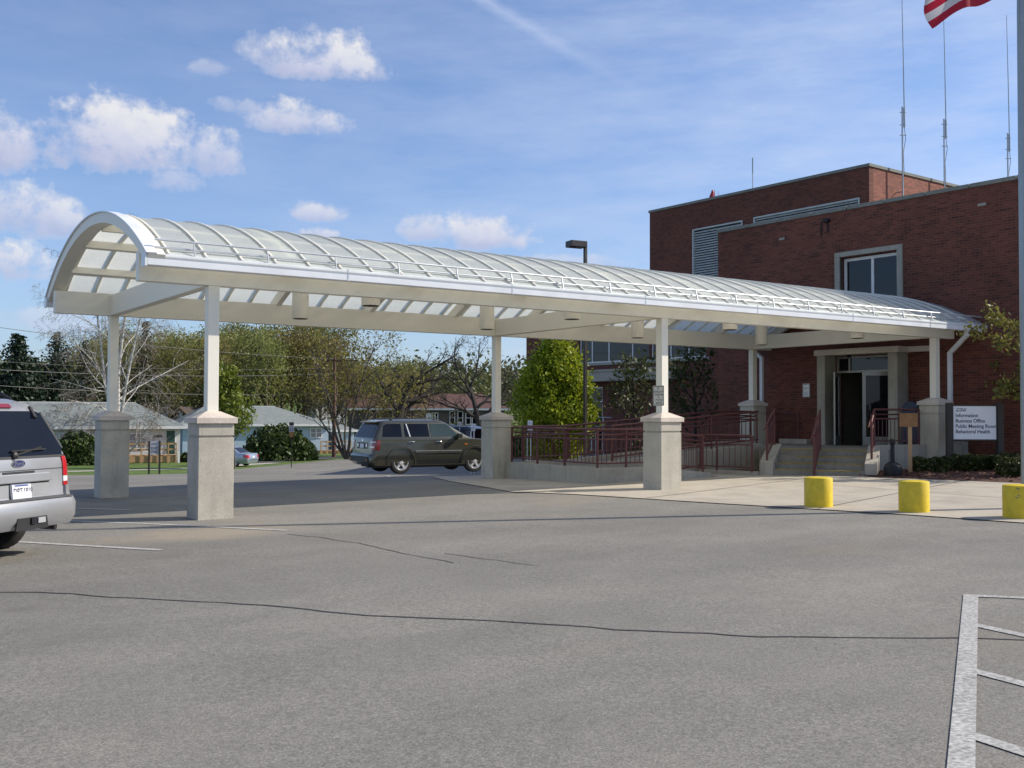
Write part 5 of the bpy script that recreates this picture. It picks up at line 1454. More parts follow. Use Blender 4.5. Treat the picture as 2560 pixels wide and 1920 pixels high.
# ================================================================== HOUSES
ALPHA = R(24)
class House:
    """house whose long front is turned a little to the right; positions along the front come from photo pixels"""
    def __init__(h, name, label, px0, px1, depth_, D, eave_y, ridge_y, hip=(0, 0), wall=M_sidw, roof=M_shin, over=.5, base_drop=.5, alpha=ALPHA):
        h.al = alpha; h.d0 = depth_; h.l0 = (px0-1280)/FOCAL*depth_
        h.ex = Rh*math.cos(alpha)+Fh*math.sin(alpha); h.ey = Fh*math.cos(alpha)-Rh*math.sin(alpha)
        b0 = at(px0, depth_); h.O = Vector((b0.x, b0.y, 0))
        L = h.a(px1); ze = zat(eave_y, h.dep(L)); zr = zat(ridge_y, h.dep(L)+D/2*math.cos(alpha))
        b1 = h.O+h.ex*L; zb = min(b0.z, gz(b1.x, b1.y))-base_drop
        h.t = t = thing(name, (b0.x, b0.y, b0.z), label, 'house'); h.ze = ze
        O, ex, ey = h.O, h.ex, h.ey
        MB().obox(O, ex, ey, UZ, 0, L, 0, D, zb, ze-.02).build('wall', wall, t)
        o = over; r = MB(); hl, hr = hip
        g = lambda a, b_, z: O+ex*a+ey*b_+UZ*z
        v = [g(-o, -o, ze), g(L+o, -o, ze), g(L+o, D+o, ze), g(-o, D+o, ze), g(-o+hl, D/2, zr), g(L+o-hr, D/2, zr),
             g(-o, -o, ze-.12), g(L+o, -o, ze-.12), g(L+o, D+o, ze-.12), g(-o, D+o, ze-.12)]
        r.add(v, [(0, 1, 5, 4), (1, 2, 5), (2, 3, 4, 5), (3, 0, 4), (6, 9, 8, 7), (0, 6, 7, 1), (1, 7, 8, 2), (2, 8, 9, 3), (3, 9, 6, 0)])
        ro = r.build('roof', roof, t); h.ro = ro
        f = MB()
        f.obox(O, ex, ey, UZ, -o-.02, L+o+.02, -o-.035, -o-.002, ze-.20, ze+.02); f.obox(O, ex, ey, UZ, L+o+.002, L+o+.03, -o, D+o, ze-.2, ze+.02); f.obox(O, ex, ey, UZ, -o-.03, -o-.002, -o, D+o, ze-.2, ze+.02)
        f.build('fascia', M_trimw, ro)
        MB().obox(O, ex, ey, UZ, -o+hl, L+o-hr, D/2-.09, D/2+.09, zr-.02, zr+.045).build('ridge_cap', M_trimw if roof is M_shin else roof, ro)
    def a(h, px):
        q = (px-1280)/FOCAL; return (q*h.d0-h.l0)/(math.cos(h.al)-q*math.sin(h.al))
    def dep(h, a): return h.d0+a*math.sin(h.al)
    def z(h, px, y): return zat(y, h.dep(h.a(px)))
    def panel(h, name, px0, px1, ya, yb, mat, d0=-.05, d1=-.002, parent=None):
        a, b = h.a(px0), h.a(px1)
        return MB().obox(h.O, h.ex, h.ey, UZ, a, b, d0, d1, h.z(px0, yb), h.z(px0, ya)).build(name, mat, parent or h.t)
    def win(h, px0, px1, ya, yb, mull=1, frame=M_trimw, pane=M_glass):
        a, b = h.a(px0), h.a(px1); z1, z0 = h.z(px0, ya), h.z(px0, yb); w = .09; f = MB()
        bx = lambda x0, x1, za, zb, d0=-.07: f.obox(h.O, h.ex, h.ey, UZ, x0, x1, d0, -.002, za, zb)
        bx(a, a+w, z0, z1); bx(b-w, b, z0, z1); bx(a+w, b-w, z0, z0+w); bx(a+w, b-w, z1-w, z1)
        for i in range(mull):
            x = a+(b-a)*(i+1)/(mull+1); bx(x-.05, x+.05, z0+w, z1-w, -.065)
        bx(a+w, b-w, (z0+z1)/2-.03, (z0+z1)/2+.03, -.06)
        wo = f.build('window', frame, h.t)
        MB().obox(h.O, h.ex, h.ey, UZ, a+w*.5, b-w*.5, -.03, -.012, z0+w*.5, z1-w*.5).build('pane', pane, wo)
M_curt = pbr('curtained_glass', (.30, .31, .33), .25, var=.2, scale=5)
# grey-roofed white house with wooden ramp, left
h1 = House('white_house', 'white house with grey green hip roof, green door and wooden ramp', -190, 452, 77, 9, 1068, 1010, (2.2, 3.6))
for a, b_, w in ((322.5, 366, 1), (150, 200, 1), (60, 110, 1)): h1.win(a, b_, 1085, 1126, w, pane=M_curt)
h1.win(368, 384, 1089, 1113, 0, pane=M_sign)
do = h1.panel('door', 417.5, 438.5, 1079, 1143, M_gdoor)
for a, b_, ya, yb in ((416, 417.4, 1077, 1143), (438.6, 440, 1077, 1143), (417.5, 438.5, 1077, 1078.9)): h1.panel('door_frame', a, b_, ya, yb, M_trimw, -.06, -.003)
h1.panel('handle', 434, 436, 1112, 1115, M_alu, -.09, -.051, do)
h1.panel('name_board', 386, 407, 1089.5, 1095.5, M_bluesign, -.04)
# wooden ramp with railings
class Rail:
    def __init__(r, hs, label, px0, px1, ydeck, yrail, out, posts, skirt=True):
        a0, a1 = hs.a(px0), hs.a(px1); am = hs.a((px0+px1)/2); dm = hs.dep(am)-out
        O = hs.O-hs.ey*out; b = O+hs.ex*a0; gb = gz(b.x, b.y)
        t = thing('wooden_ramp', (b.x, b.y, gb), label, 'ramp')
        zt, zr = zat(ydeck, dm), zat(yrail, dm)
        MB().obox(O, hs.ex, hs.ey, UZ, a0, a1, 0, 1.4, zt-.32, zt).build('deck', M_lumber, t)
        if skirt: MB().obox(O, hs.ex, hs.ey, UZ, a0, a1, -.06, -.005, zt-.55, zt-.06).build('skirt', M_lumber, t)
        for z in (zr, (zr+zt)/2): MB().obox(O, hs.ex, hs.ey, UZ, a0, a1, -.1, -.062, z-.07, z+.07).build('rail', M_lumber, t)
        for px in posts: MB().obox(O, hs.ex, hs.ey, UZ, hs.a(px)-.05, hs.a(px)+.05, -.16, -.102, gb-.5, zr+.08).build('post', M_lumber, t)
        r.O, r.t, r.gb = O, t, gb
r1 = Rail(h1, 'pale lumber wheelchair ramp with railings before the white house', 250, 436, 1141, 1112.5, 2.2, (255, 285, 320, 349, 370, 390, 415, 434))
a = h1.a(438); MB().obox(r1.O, h1.ex, h1.ey, UZ, a, a+.16, -.14, 0, r1.gb-.5, zat(1128, h1.dep(a))).build('newel', M_trimw, r1.t)
# pale blue house
h2 = House('blue_house', 'pale blue house with grey hip roof and lower side wing', 458, 822, 104, 9.5, 1061.5, 1018, (3.2, 5.2), wall=M_sidb)
for a, b_, ya, yb in ((776, 806, 1071, 1096), (690, 715, 1071, 1096)): h2.win(a, b_, ya, yb, 1, pane=M_curt)
h3 = House('house_wing', 'low wing with white door at the right end of the pale blue house', 836, 886, 112, 7, 1076, 1052, (.0, 2.2), wall=M_sidb, over=.35)
h3.panel('door', 843, 858, 1083, 1126, M_trimw)
Rail(h2, 'second lumber ramp with railings before the pale blue house', 790, 866, 1127, 1105, 2.0, (791, 806, 820, 837, 852, 865))
# long brown-roofed house
h4 = House('brown_house', 'long dark house with brown roof behind the bare trees', 872, 1262, 130, 11, 1022, 984, (0, 3), wall=M_sidd, roof=M_shinb, over=.6, alpha=R(8))
h4.win(1080, 1096, 1032, 1054, 1)
h4.panel('door', 1065, 1079, 1033, 1056, M_trimw, -.085)
for a in (1124, 1144, 1164, 1180): h4.win(a, a+14, 1028, 1062, 0)
for px, y in ((1041, 1001), (1081, 1001), (1153, 1002)):
    bb = at(px, 137); MB().lathe([(.13, -.3), (.13, .55), (.2, .58), (.2, .7)], 10, (bb.x, bb.y, zat(y, 137))).build('roof_vent', M_trimw, h4.t)
h5 = House('red_roof_house', 'white house with dark red roof glimpsed through the maple', 790, 868, 150, 8, 1000, 982, (0, 0), wall=M_sidw, roof=M_shinr, over=.3)
h6 = House('far_house', 'white house glimpsed through trees behind the grey roofed house', 398, 468, 134, 7, 984, 966, (0, 0), wall=M_sidw, roof=M_shing, over=.3)
# small brown gable house: ridge runs away from the camera
b = at(438, 118); k = 118/FOCAL; w = 30*k; O = Vector((b.x, b.y, 0))
t = thing('gable_house', b, 'small dark brown gabled house behind the hip roof corner', 'house')
ze, zr = zat(1040, 118), zat(1022.5, 118)
MB().prism([(0, -4), (w, -4), (w, ze), (w/2, zr-.15), (0, ze)], O, Rh, UZ, Fh, 0, 8).build('wall', M_sidd, t)
m = MB()
for s in (1, -1):
    a = w/2; m.prism([(a, zr), (a+s*(w/2+.5), ze-.28), (a+s*(w/2+.5), ze-.12), (a, zr+.16)], O, Rh, UZ, Fh, -.5, 8.3)
m.build('roof', M_shing, t)
m = MB()
for s in (1, -1):
    a = w/2; m.prism([(a, zr-.06), (a+s*(w/2+.5), ze-.34), (a+s*(w/2+.5), ze-.14), (a, zr+.14)], O, Rh, UZ, Fh, -.56, -.502)
m.build('barge_board', M_lumber, t)
MB().obox(O, Rh, Fh, UZ, w*.35, w*.65, -.05, -.003, ze-.2, ze+.35).build('window', M_trimw, t)

# utility pole and wires
b = at(836, 97)
t = thing('utility_pole', b, 'reddish brown wooden utility pole beside the maple trunk', 'utility pole')
D = 97
MB().tube([b-UZ*.2, Vector((b.x, b.y, zat(893, D)))], [.20, .14], 10).build('pole', M_ugly, t, smooth=True)
MB().obox(Vector((b.x, b.y, 0)), Rh, Fh, UZ, -1.3, 2.2, -.26, -.16, zat(905, D), zat(901, D)).build('crossarm', M_ugly, t)
for n_, (ya, yb, wdt, lab) in enumerate(((777, 898, .02, 'topmost grey overhead cable crossing the sky at left'), (886, 921, .011, 'faint second overhead cable crossing in front of the spruces'),
                                       (909, 935, .021, 'bright overhead cable crossing in front of the birch trunks'), (945, 985, .019, 'lowest overhead cable just above the grey roof'))):
    pa = CAM+(Fv+Rv*((-320-1280)/FOCAL))*62; pa = Vector((pa.x, pa.y, zat(ya, 62))); pb = Vector((b.x, b.y, zat(yb, D)))
    pts = [pa+(pb-pa)*(i/16)-UZ*(.5*4*(i/16)*(1-i/16)) for i in range(17)]
    tag(MB().tube(pts, wdt, 5).build('power_cable', M_wire, smooth=True, org=pb), lab, 'cable', 'overhead power cables')

# ================================================================== VEGETATION
M_bark = barkmat('grey_bark', (.045, .036, .028), (.11, .095, .08))
M_barkd = barkmat('dark_bark', (.022, .018, .015), (.055, .045, .038))
M_birch = barkmat('birch_bark', (.30, .28, .26), (.66, .64, .61), 3, 1.6)
M_twig = barkmat('brown_twigs', (.10, .075, .055), (.18, .145, .11))
M_lpear = leafmat('bright_spring_leaves', (.13, .20, .010), (.40, .44, .03), .4)
M_lmaple = leafmat('bronze_green_leaves', (.13, .115, .02), (.27, .25, .045), .4)
M_lyoung = leafmat('yellow_green_leaves', (.09, .13, .015), (.24, .28, .04), .35)
M_lwood = leafmat('hill_wood_leaves', (.13, .15, .036), (.29, .285, .085), .4, .35, .055)
M_loak = leafmat('oak_buds', (.10, .11, .02), (.20, .20, .04), .3)
M_lspruce = leafmat('spruce_needles', (.010, .022, .012), (.028, .052, .026), .1)
M_lspruce2 = leafmat('olive_conifer_needles', (.030, .038, .012), (.07, .075, .022), .1)
M_lrhodo = leafmat('dark_evergreen_leaves', (.022, .042, .012), (.085, .12, .03), .2)
M_lbox = leafmat('boxwood_leaves', (.022, .035, .010), (.09, .10, .022), .2, 2.5)
M_ldark = leafmat('dark_green_leaves', (.04, .052, .015), (.085, .10, .026), .3)
M_lmag = leafmat('olive_yellow_leaves', (.10, .11, .02), (.27, .25, .06), .35)

def leaves(name, C, S, mat, parent, rs, flat=.0, aspect=1.7, org=None):
    """many small leaf-shaped faces at points C with sizes S"""
    C = np.asarray(C, float); n = len(C); S = np.broadcast_to(np.asarray(S, float), (n,))
    N = rs.normal(size=(n, 3)); N[:, 2] += flat; N /= np.linalg.norm(N, axis=1)[:, None]
    A = rs.normal(size=(n, 3)); A -= N*(A*N).sum(1)[:, None]; A /= np.linalg.norm(A, axis=1)[:, None]
    B = np.cross(N, A)
    a = A*(S*aspect/2)[:, None]; b = B*(S/2)[:, None]
    V = np.empty((n, 4, 3)); V[:, 0] = C-a; V[:, 1] = C+b*.9-a*.1; V[:, 2] = C+a; V[:, 3] = C-b*.9-a*.1
    if org is None: org = ORG.get(parent.name, Vector((0, 0, 0))) if parent else Vector((0, 0, 0))
    V = (V.reshape(-1, 3)-np.array(org))
    me = bpy.data.meshes.new(name)
    me.vertices.add(4*n); me.vertices.foreach_set('co', V.astype(np.float32).ravel())
    me.loops.add(4*n); me.loops.foreach_set('vertex_index', np.arange(4*n, dtype=np.int32))
    me.polygons.add(n); me.polygons.foreach_set('loop_start', np.arange(0, 4*n, 4, dtype=np.int32))
    try: me.polygons.foreach_set('loop_total', np.full(n, 4, dtype=np.int32))
    except Exception: pass
    me.update(calc_edges=True); me.validate()
    me.materials.append(mat)
    o = bpy.data.objects.new(name, me); COL.objects.link(o)
    if parent: o.parent = parent
    else: o.location = org
    ORG[o.name] = Vector(org)
    return o

def grow(p, d, L, r, P, rng, lvl=0, out=None):
    if out is None: out = []
    n = P['n'][lvl]; pts = [Vector(p)]; rs = [r]; d = Vector(d).normalized(); p = Vector(p)
    for i in range(n):
        w = P['wob'][lvl]
        d = (d+Vector((rng.gauss(0, w), rng.gauss(0, w), rng.gauss(0, w)))+Vector((0, 0, P['up'][lvl]))).normalized()
        p = p+d*(L/n); pts.append(p); rs.append(max(r*(1-(1-P['tip'][lvl])*(i+1)/n), P.get('rmin', .004)))
    out.append((pts, rs, lvl))
    if lvl < P['max']:
        kk = P['k'][lvl]; az = rng.uniform(0, 6.28)
        for c in range(kk):
            t = P['t0'][lvl]+(1-P['t0'][lvl])*(c+rng.random()*.8)/kk
            f = t*n; i = min(int(f), n-1); q = pts[i].lerp(pts[i+1], f-i); dd = (pts[i+1]-pts[i]).normalized()
            az += 2.4+rng.uniform(-.4, .4)
            e1 = dd.orthogonal().normalized(); e2 = dd.cross(e1); ang = R(P['ang'][lvl]+rng.uniform(-12, 12))
            nd_ = dd*math.cos(ang)+(e1*math.cos(az)+e2*math.sin(az))*math.sin(ang)
            rr = rs[i]*P['rr'][lvl]
            grow(q, nd_, L*P['lr'][lvl]*(1-P['fall'][lvl]*t)*rng.uniform(.75, 1.15), rr, P, rng, lvl+1, out)
    return out
SIDES = (9, 7, 5, 4, 3, 3)
def wood(chains, lo, hi):
    m = MB()
    for pts, rs, lvl in chains:
        if lo <= lvl <= hi: m.tube(pts, rs, SIDES[lvl], cap=False)
    return m
def tips(chains, lvls, per, jit, rs):
    out = []
    for pts, r_, lvl in chains:
        if lvl in lvls:
            for _ in range(per):
                f = rs.uniform(.15, 1.0)*(len(pts)-1); i = min(int(f), len(pts)-2)
                p = pts[i].lerp(pts[i+1], f-i); out.append((p.x+rs.normal()*jit, p.y+rs.normal()*jit, p.z+rs.normal()*jit))
    return out
def tree(name, base, label, cat, P, L, r, seed, bark, leaf=None, per=0, jit=.15, size=.12, lvls=(3,), group=None, lean=(0, 0, 1), stems=None, twig=None, twl=3, keep=None):
    rng = random.Random(seed); rs = np.random.RandomState(seed)
    t = thing(name, base, label, cat, group)
    ch = []
    for dv, LL, rr in (stems or [(lean, L, r)]): ch += grow(base-UZ*.15, dv, LL, rr, P, rng)
    wood(ch, 0, twl-1).build('trunk', bark, t, smooth=True, recalc=False)
    if P['max'] >= twl: wood(ch, twl, 9).build('twigs', twig or bark, t, recalc=False)
    if leaf:
        C = tips(ch, lvls, per, jit, rs)
        if keep: C = [c for c in C if keep(c)]
        leaves('crown', C, rs.uniform(size*.6, size*1.35, len(C)), leaf, t, rs)
    return t
def PP(n, k, ang, lr, up, wob, t0, mx, rr=.55, fall=.45, tip=.3):
    ex_ = lambda v: (list(v)+[v[-1]]*6)[:7] if isinstance(v, (list, tuple)) else [v]*7
    return dict(n=ex_(n), k=ex_(k), ang=ex_(ang), lr=ex_(lr), up=ex_(up), wob=ex_(wob), t0=ex_(t0), max=mx, rr=ex_(rr), fall=ex_(fall), tip=ex_(tip))

# upright flowering pear by the wing: rounded-conical crown in full spring leaf
PD = 40.6
base = at(1388, PD)
rsn = np.random.RandomState(5)
t = thing('pear_tree', base, 'dense bright green young tree in front of the brick wing', 'tree')
Pp = PP((9, 6, 4, 3), (26, 7, 5), (38, 35, 40), (.42, .42, .4), (.0, .10, .06), (.03, .10, .14), (.10, .2, .2), 3, .35, .55)
ch = grow(base-UZ*.1, (0, 0, 1), 5.0, .11, Pp, random.Random(4))
wood(ch, 0, 3).build('trunk', M_barkd, t, smooth=True, recalc=False)
C = []
HT = zat(853, PD)-base.z; RW = 1.60
rngp = random.Random(12)
def pear_r(h):          # half width against height fraction
    return RW*((max(h, 0)/.40)**.55 if h < .40 else max(0, 1-((h-.40)/.605)**2.0)**.72)
clumps = []
for i in range(520):
    h = rsn.uniform(.06, .995); rr_ = pear_r(h)*(1+.12*noise.noise((math.cos(i)*2, h*5, i*.7)))
    a = rsn.uniform(0, 6.283); q = rr_*math.sqrt(rsn.uniform(.12, 1))
    clumps.append((base.x+q*math.cos(a), base.y+q*math.sin(a), base.z+h*HT, rsn.uniform(.12, .3)))
for x, y, z, s in clumps:
    n = int(58*s/.2)
    d = rsn.normal(size=(n, 3))*s*.62
    d[:, 2] *= 1.55
    C += [(x+v[0], y+v[1], z+v[2]) for v in d]
leaves('crown', C, rsn.uniform(.05, .115, len(C)), M_lpear, t, rsn)

# darker leafy trees in the shade of the hospital
Pd = PP((7, 6, 4, 3), (9, 6, 5), (45, 42, 45), (.6, .5, .45), (.02, .06, .03), (.06, .12, .16), (.28, .25, .2), 3, .5, .4)
tree('shade_tree', at(1590, 41), 'dark leafy tree in shade between the lamp pole and the middle column', 'tree', Pd, 3.6, .09, 21, M_barkd, M_ldark, 4, .17, .10)
tree('shade_tree', at(1735, 36.6), 'dark leafy tree in shade just right of the middle column', 'tree', Pd, 3.5, .10, 22, M_barkd, M_ldark, 4, .17, .10)

# tree reaching into the frame at the right, above the sign
Pm = PP((7, 7, 5, 4), (10, 7, 5), (62, 48, 45), (.62, .5, .45), (.02, .02, .03), (.06, .12, .15), (.3, .25, .2), 3, .5, .3)
OB = at(2690, 25.4)
tree('ornamental_tree', OB, 'sparse yellow green tree reaching in at the right edge above the sign', 'tree', Pm, 3.7, .085, 35, M_bark, M_lmag, 19, .08, .066, lvls=(2, 3), keep=lambda c: c[2] > 1.95)

# tall bare birch behind the first pedestals
bb = at(292, 80)
Pb = PP((10, 8, 7, 6, 5), (14, 8, 6, 3), (50, 50, 48, 45), (.42, .46, .5, .6), (.015, -.02, -.06, -.13), (.045, .09, .12, .16), (.22, .2, .15, .15), 4, .38, .35, .22)
Pb['rmin'] = .007
t = tree('birch_tree', bb, 'tall bare white birch with drooping twigs behind the far front pedestal', 'tree', Pb, 14, .2, 41, M_birch, None, twig=M_twig, twl=3,
         stems=[((-.13, .10, 1), 15.5, .17), ((.10, -.04, 1), 17, .20), ((.02, -.10, 1), 14.5, .15), ((-.5, .45, .55), 6.5, .09), ((.50, -.35, .6), 6.0, .09)])

# maple with many stems by the utility pole
bm_ = at(868, 91)
Pma = PP((7, 6, 5, 4), (7, 7, 5), (34, 38, 42), (.55, .48, .45), (.02, .05, .03), (.07, .12, .15), (.3, .2, .15), 3, .55, .35)
tree('maple_tree', bm_, 'many stemmed maple with thin bronze green spring leaves', 'tree', Pma, 8, .15, 51, M_bark, M_lmaple, 2, .30, .14, stems=[((-.42, .3, 1), 9, .13), ((-.15, .1, 1), 10, .13), ((.08, -.02, 1), 10.5, .14), ((.3, -.2, 1), 9.5, .13), ((-.62, .42, 1), 7.5, .10), ((.55, -.38, 1), 7.5, .10), ((.0, .35, 1), 9, .1)])
# big bare trees
Pk = PP((7, 8, 6, 5, 4), (6, 7, 6, 4), (48, 48, 46, 42), (.85, .55, .5, .5), (.0, .035, .02, .0), (.09, .15, .18, .2), (.42, .2, .15, .1), 4, .62, .3, .3)
Pk['rmin'] = .012
tree('bare_tree', at(978, 101), 'big dark budding tree rising behind the olive suv', 'tree', Pk, 8.2, .60, 62, M_barkd, M_loak, 1, .25, .13, lvls=(4,), lean=(.12, -.05, 1), keep=lambda c: c[0]*7 % 1 < .6)
tree('bare_tree', at(1212, 96), 'spreading bare dark tree behind the right front pedestal', 'tree', Pk, 7.2, .42, 64, M_barkd, None)
tree('bare_tree', at(1330, 104), 'bare tree partly hidden behind the bright green young tree', 'tree', Pk, 6.6, .34, 66, M_barkd, None)

# young tree in front of the blue house
Py = PP((8, 6, 4, 3), (16, 6, 4), (44, 38, 40), (.42, .45, .4), (.0, .08, .05), (.04, .1, .14), (.2, .2, .2), 3, .4, .6)
tree('young_tree', at(588, 71), 'slim yellow green young tree standing before the pale blue house', 'tree', Py, 6.7, .10, 71, M_bark, M_lyoung, 9, .2, .17)

def conifer(name, base, H, RB, label, mat, seed, double=0, group=None):
    rs = np.random.RandomState(seed)
    t = thing(name, base, label, 'tree', group)
    MB().tube([base-UZ*.2, base+UZ*H*.97], [H*.018, .02], 8, cap=False).build('trunk', M_barkd, t, recalc=False)
    C = []; S = []
    tops = [(0, 0, 1.0)]+([(double, 0, .985)] if double else [])
    for ox, oy, hf in tops:
        nl = int(H*3.2)
        for i in range(nl):
            f = .06+.94*(i/nl)**.95; z = H*hf*f
            rad = RB*(1-f)**.82*(.86+.28*rs.rand())+.12
            nb = max(6, int(8+12*(1-f)))
            a0 = rs.rand()*6.28
            for b_ in range(nb):
                a = a0+6.283*b_/nb+rs.normal()*.15; rr_ = rad*rs.uniform(.72, 1.12)
                m = max(4, int(rr_/.16))
                q = (np.arange(m)+rs.rand(m))/m
                dz = -.26*rr_*q+.16*rr_*q**3+rs.normal(size=m)*.06
                ww = rs.normal(size=m)*.16*(1-q*.6)
                shift = ox*(f if double else 0)
                C += list(zip(base.x+Rh.x*shift+np.cos(a)*rr_*q-np.sin(a)*ww, base.y+Rh.y*shift+np.sin(a)*rr_*q+np.cos(a)*ww, base.z+z+dz))
                S += list(rs.uniform(.16, .30, m))
    leaves('crown', C, S, mat, t, rs, aspect=1.6)
    return t
conifer('spruce_tree', at(36, 104), zat(833, 104)-at(36, 104).z, 5.6, 'twin topped dark spruce at the left edge', M_lspruce, 1, .62)
conifer('spruce_tree', at(141, 108), zat(829, 108)-at(141, 108).z, 5.6, 'dark pointed spruce standing right of the twin topped one', M_lspruce, 2)
conifer('spruce_tree', at(88, 112), zat(893, 112)-at(88, 112).z, 4.6, 'shorter dark spruce between the two tallest spruces', M_lspruce, 3)
conifer('spruce_tree', at(-60, 100), zat(850, 100)-at(-60, 100).z, 4.6, 'dark spruce beyond the left edge behind the silver suv', M_lspruce, 8)
conifer('conifer_tree', at(212, 112), zat(850, 112)-at(212, 112).z, 3.2, 'olive conifer behind the left birch stems', M_lspruce2, 4)
conifer('conifer_tree', at(362, 110), zat(802, 110)-at(362, 110).z, 2.6, 'tall olive conifer right of the birch trunks', M_lspruce2, 5)
conifer('conifer_tree', at(290, 116), zat(850, 116)-at(290, 116).z, 3.2, 'olive conifer directly behind the birch base', M_lspruce2, 9)
conifer('conifer_tree', at(645, 128), zat(868, 128)-at(645, 128).z, 2.6, 'dark conifer among the green hillside trees above the blue house', M_lspruce, 6)

# wooded slope behind the houses
M_lwood2 = leafmat('hill_bronze_leaves', (.15, .125, .04), (.30, .25, .08), .4, .35, .05)
def wood_proto(seed, H, leafy, mat):
    rng = random.Random(seed); rs = np.random.RandomState(seed)
    t = thing('hillside_tree', (0, 0, 0), 'hazy green spring tree on the wooded slope behind the houses', 'tree', 'trees on the wooded slope')
    P = PP((6, 5, 4, 3), (9, 6, 4), (40, 42, 45), (.55, .5, .5), (.02, .05, .03), (.06, .13, .18), (.3, .2, .2), 3, .5, .45); P['rmin'] = .016
    ch = grow(Vector((0, 0, -.4)), (0, 0, 1), H*.82, H*.016, P, rng)
    wood(ch, 0, 3).build('trunk', M_twig, t, recalc=False)
    C = tips(ch, (2, 3), leafy, H*.045, rs)
    leaves('crown', C, rs.uniform(.11, .24, len(C)), mat, t, rs)
    return t
protos = [wood_proto(100+i, 14, (13, 17, 9, 14, 5)[i], (M_lwood, M_lwood, M_lwood2, M_lwood, M_lwood2)[i]) for i in range(5)]
rw = random.Random(77)
slots = []
for i, px in enumerate(range(-110, 1060, 30)):
    for row in range(2):
        D = (128, 158)[row]+rw.uniform(-6, 14)
        tgt = 838 if px < 190 else 826 if px < 420 else 832 if px < 505 else 800 if px < 850 else 895
        if px > 960: tgt = 905
        slots.append((px+rw.uniform(-14, 14)+row*15, D, tgt+rw.uniform(-16, 22)+(14 if row == 0 else 0)))
used = set()
for px, D, ty in slots:
    if px < 200: ty = max(ty, 905)          # sky shows between the spruces
    k = rw.randrange(5)
    b = at(px, D); H = zat(ty, D)-b.z
    if k not in used: t = protos[k]; used.add(k)
    else: t = copy_tree(protos[k])
    t.location = b; s = H/14; t.scale = (s*rw.uniform(.85, 1.2), s*rw.uniform(.85, 1.2), s); t.rotation_euler = (0, 0, rw.uniform(0, 6.28))
for k in range(5):
    if k not in used:
        b = at(300+60*k, 150); protos[k].location = b
# understorey and the far ridge read as one mass
rs = np.random.RandomState(9)
C, S = [], []
for i in range(900):
    px = rs.uniform(-180, 1750); D = rs.uniform(185, 430)
    b = at(px, D); w = rs.uniform(1.6, 3.6)*(.7+D/400); n = 44
    d = rs.normal(size=(n, 3))*np.array([w*.5, w*.5, w*.55])
    C.append(np.array([b.x, b.y, b.z+w*1.15])+d); S.append(rs.uniform(.35, .9, n)*(.6+D/420))
for i in range(420):
    px = rs.uniform(-150, 1300); D = rs.uniform(122, 178)
    b = at(px, D); w = rs.uniform(.9, 1.9); n = 60
    d = rs.normal(size=(n, 3))*np.array([w*.7, w*.7, w*.55])
    C.append(np.array([b.x, b.y, b.z+w*.9])+d); S.append(rs.uniform(.18, .4, n))
M_lfar = leafmat('far_ridge_leaves', (.05, .06, .02), (.15, .15, .045), .25, .05)
fw = leaves('far_woodland', np.concatenate(C), np.concatenate(S), M_lfar, None, rs)
fw['kind'] = 'stuff'

# shrubs
def bush(name, base, rx, ry, h, label, mat, n, size, seed, boxy=False, rot=0.):
    rs = np.random.RandomState(seed); t = thing(name, base, label, 'shrub')
    m = MB()
    for i in range(9):
        a = rs.rand()*6.28; m.tube([base-UZ*.1, base+Vector((rx*.5*math.cos(a), ry*.5*math.sin(a), h*.6))], [.03*h, .012*h], 5)
    m.build('stems', M_barkd, t, recalc=False)
    if boxy:
        P_ = rs.uniform(-1, 1, (n, 3)); ax = rs.randint(0, 3, n); sg = np.where(rs.rand(n) < .5, -1, 1)
        sh = rs.rand(n) < .75
        for i in range(n):
            if sh[i]: P_[i, ax[i]] = sg[i]*rs.uniform(.82, 1.04)
        P_[:, 2] = (P_[:, 2]+1)/2
        k = 1+.08*np.sin(P_[:, 0]*5+seed)+.06*np.sin(P_[:, 1]*7)
        P_[:, 2] *= k
        X = P_*np.array([rx, ry, h])
        c, s = math.cos(rot), math.sin(rot); X = np.stack([X[:, 0]*c-X[:, 1]*s, X[:, 0]*s+X[:, 1]*c, X[:, 2]], 1)
    else:
        d = rs.normal(size=(n, 3)); d /= np.linalg.norm(d, axis=1)[:, None]; d[:, 2] = np.abs(d[:, 2])
        lump = np.array([1+.22*noise.noise((v[0]*2.4+seed, v[1]*2.4, v[2]*2.4)) for v in d])
        X = d*(rs.uniform(.55, 1.03, n)**.6*lump)[:, None]*np.array([rx, ry, h])
    leaves('crown', X+np.array(base), rs.uniform(size*.6, size*1.4, n), mat, t, rs)
    return t
b = at(700, 88); bush('evergreen_bush', b, 3.1, 2.4, zat(1068, 88)-b.z, 'large rounded dark evergreen bush before the pale blue house', M_lrhodo, 5200, .24, 3)
b = at(196, 77); bush('evergreen_bush', b, 1.7, 1.5, zat(1086, 77)-b.z, 'dark evergreen bush at the white house between suv and pedestal', M_lrhodo, 3600, .2, 4)
b = at(480, 84); bush('low_bush', b, 1.0, .9, .75, 'low dark bush at the corner of the white house', M_lrhodo, 700, .2, 6)
b = at(1300, 50); bush('low_bush', b, 1.5, 1.0, .95, 'low dark bush under the bright green young tree', M_lrhodo, 1500, .14, 16)
b = at(1655, 41); bush('low_bush', b, 1.5, .9, 1.15, 'low dark hedge in shade behind the upper ramp railing', M_ldark, 1800, .11, 17)
ra = math.atan2(WD.y, WD.x)
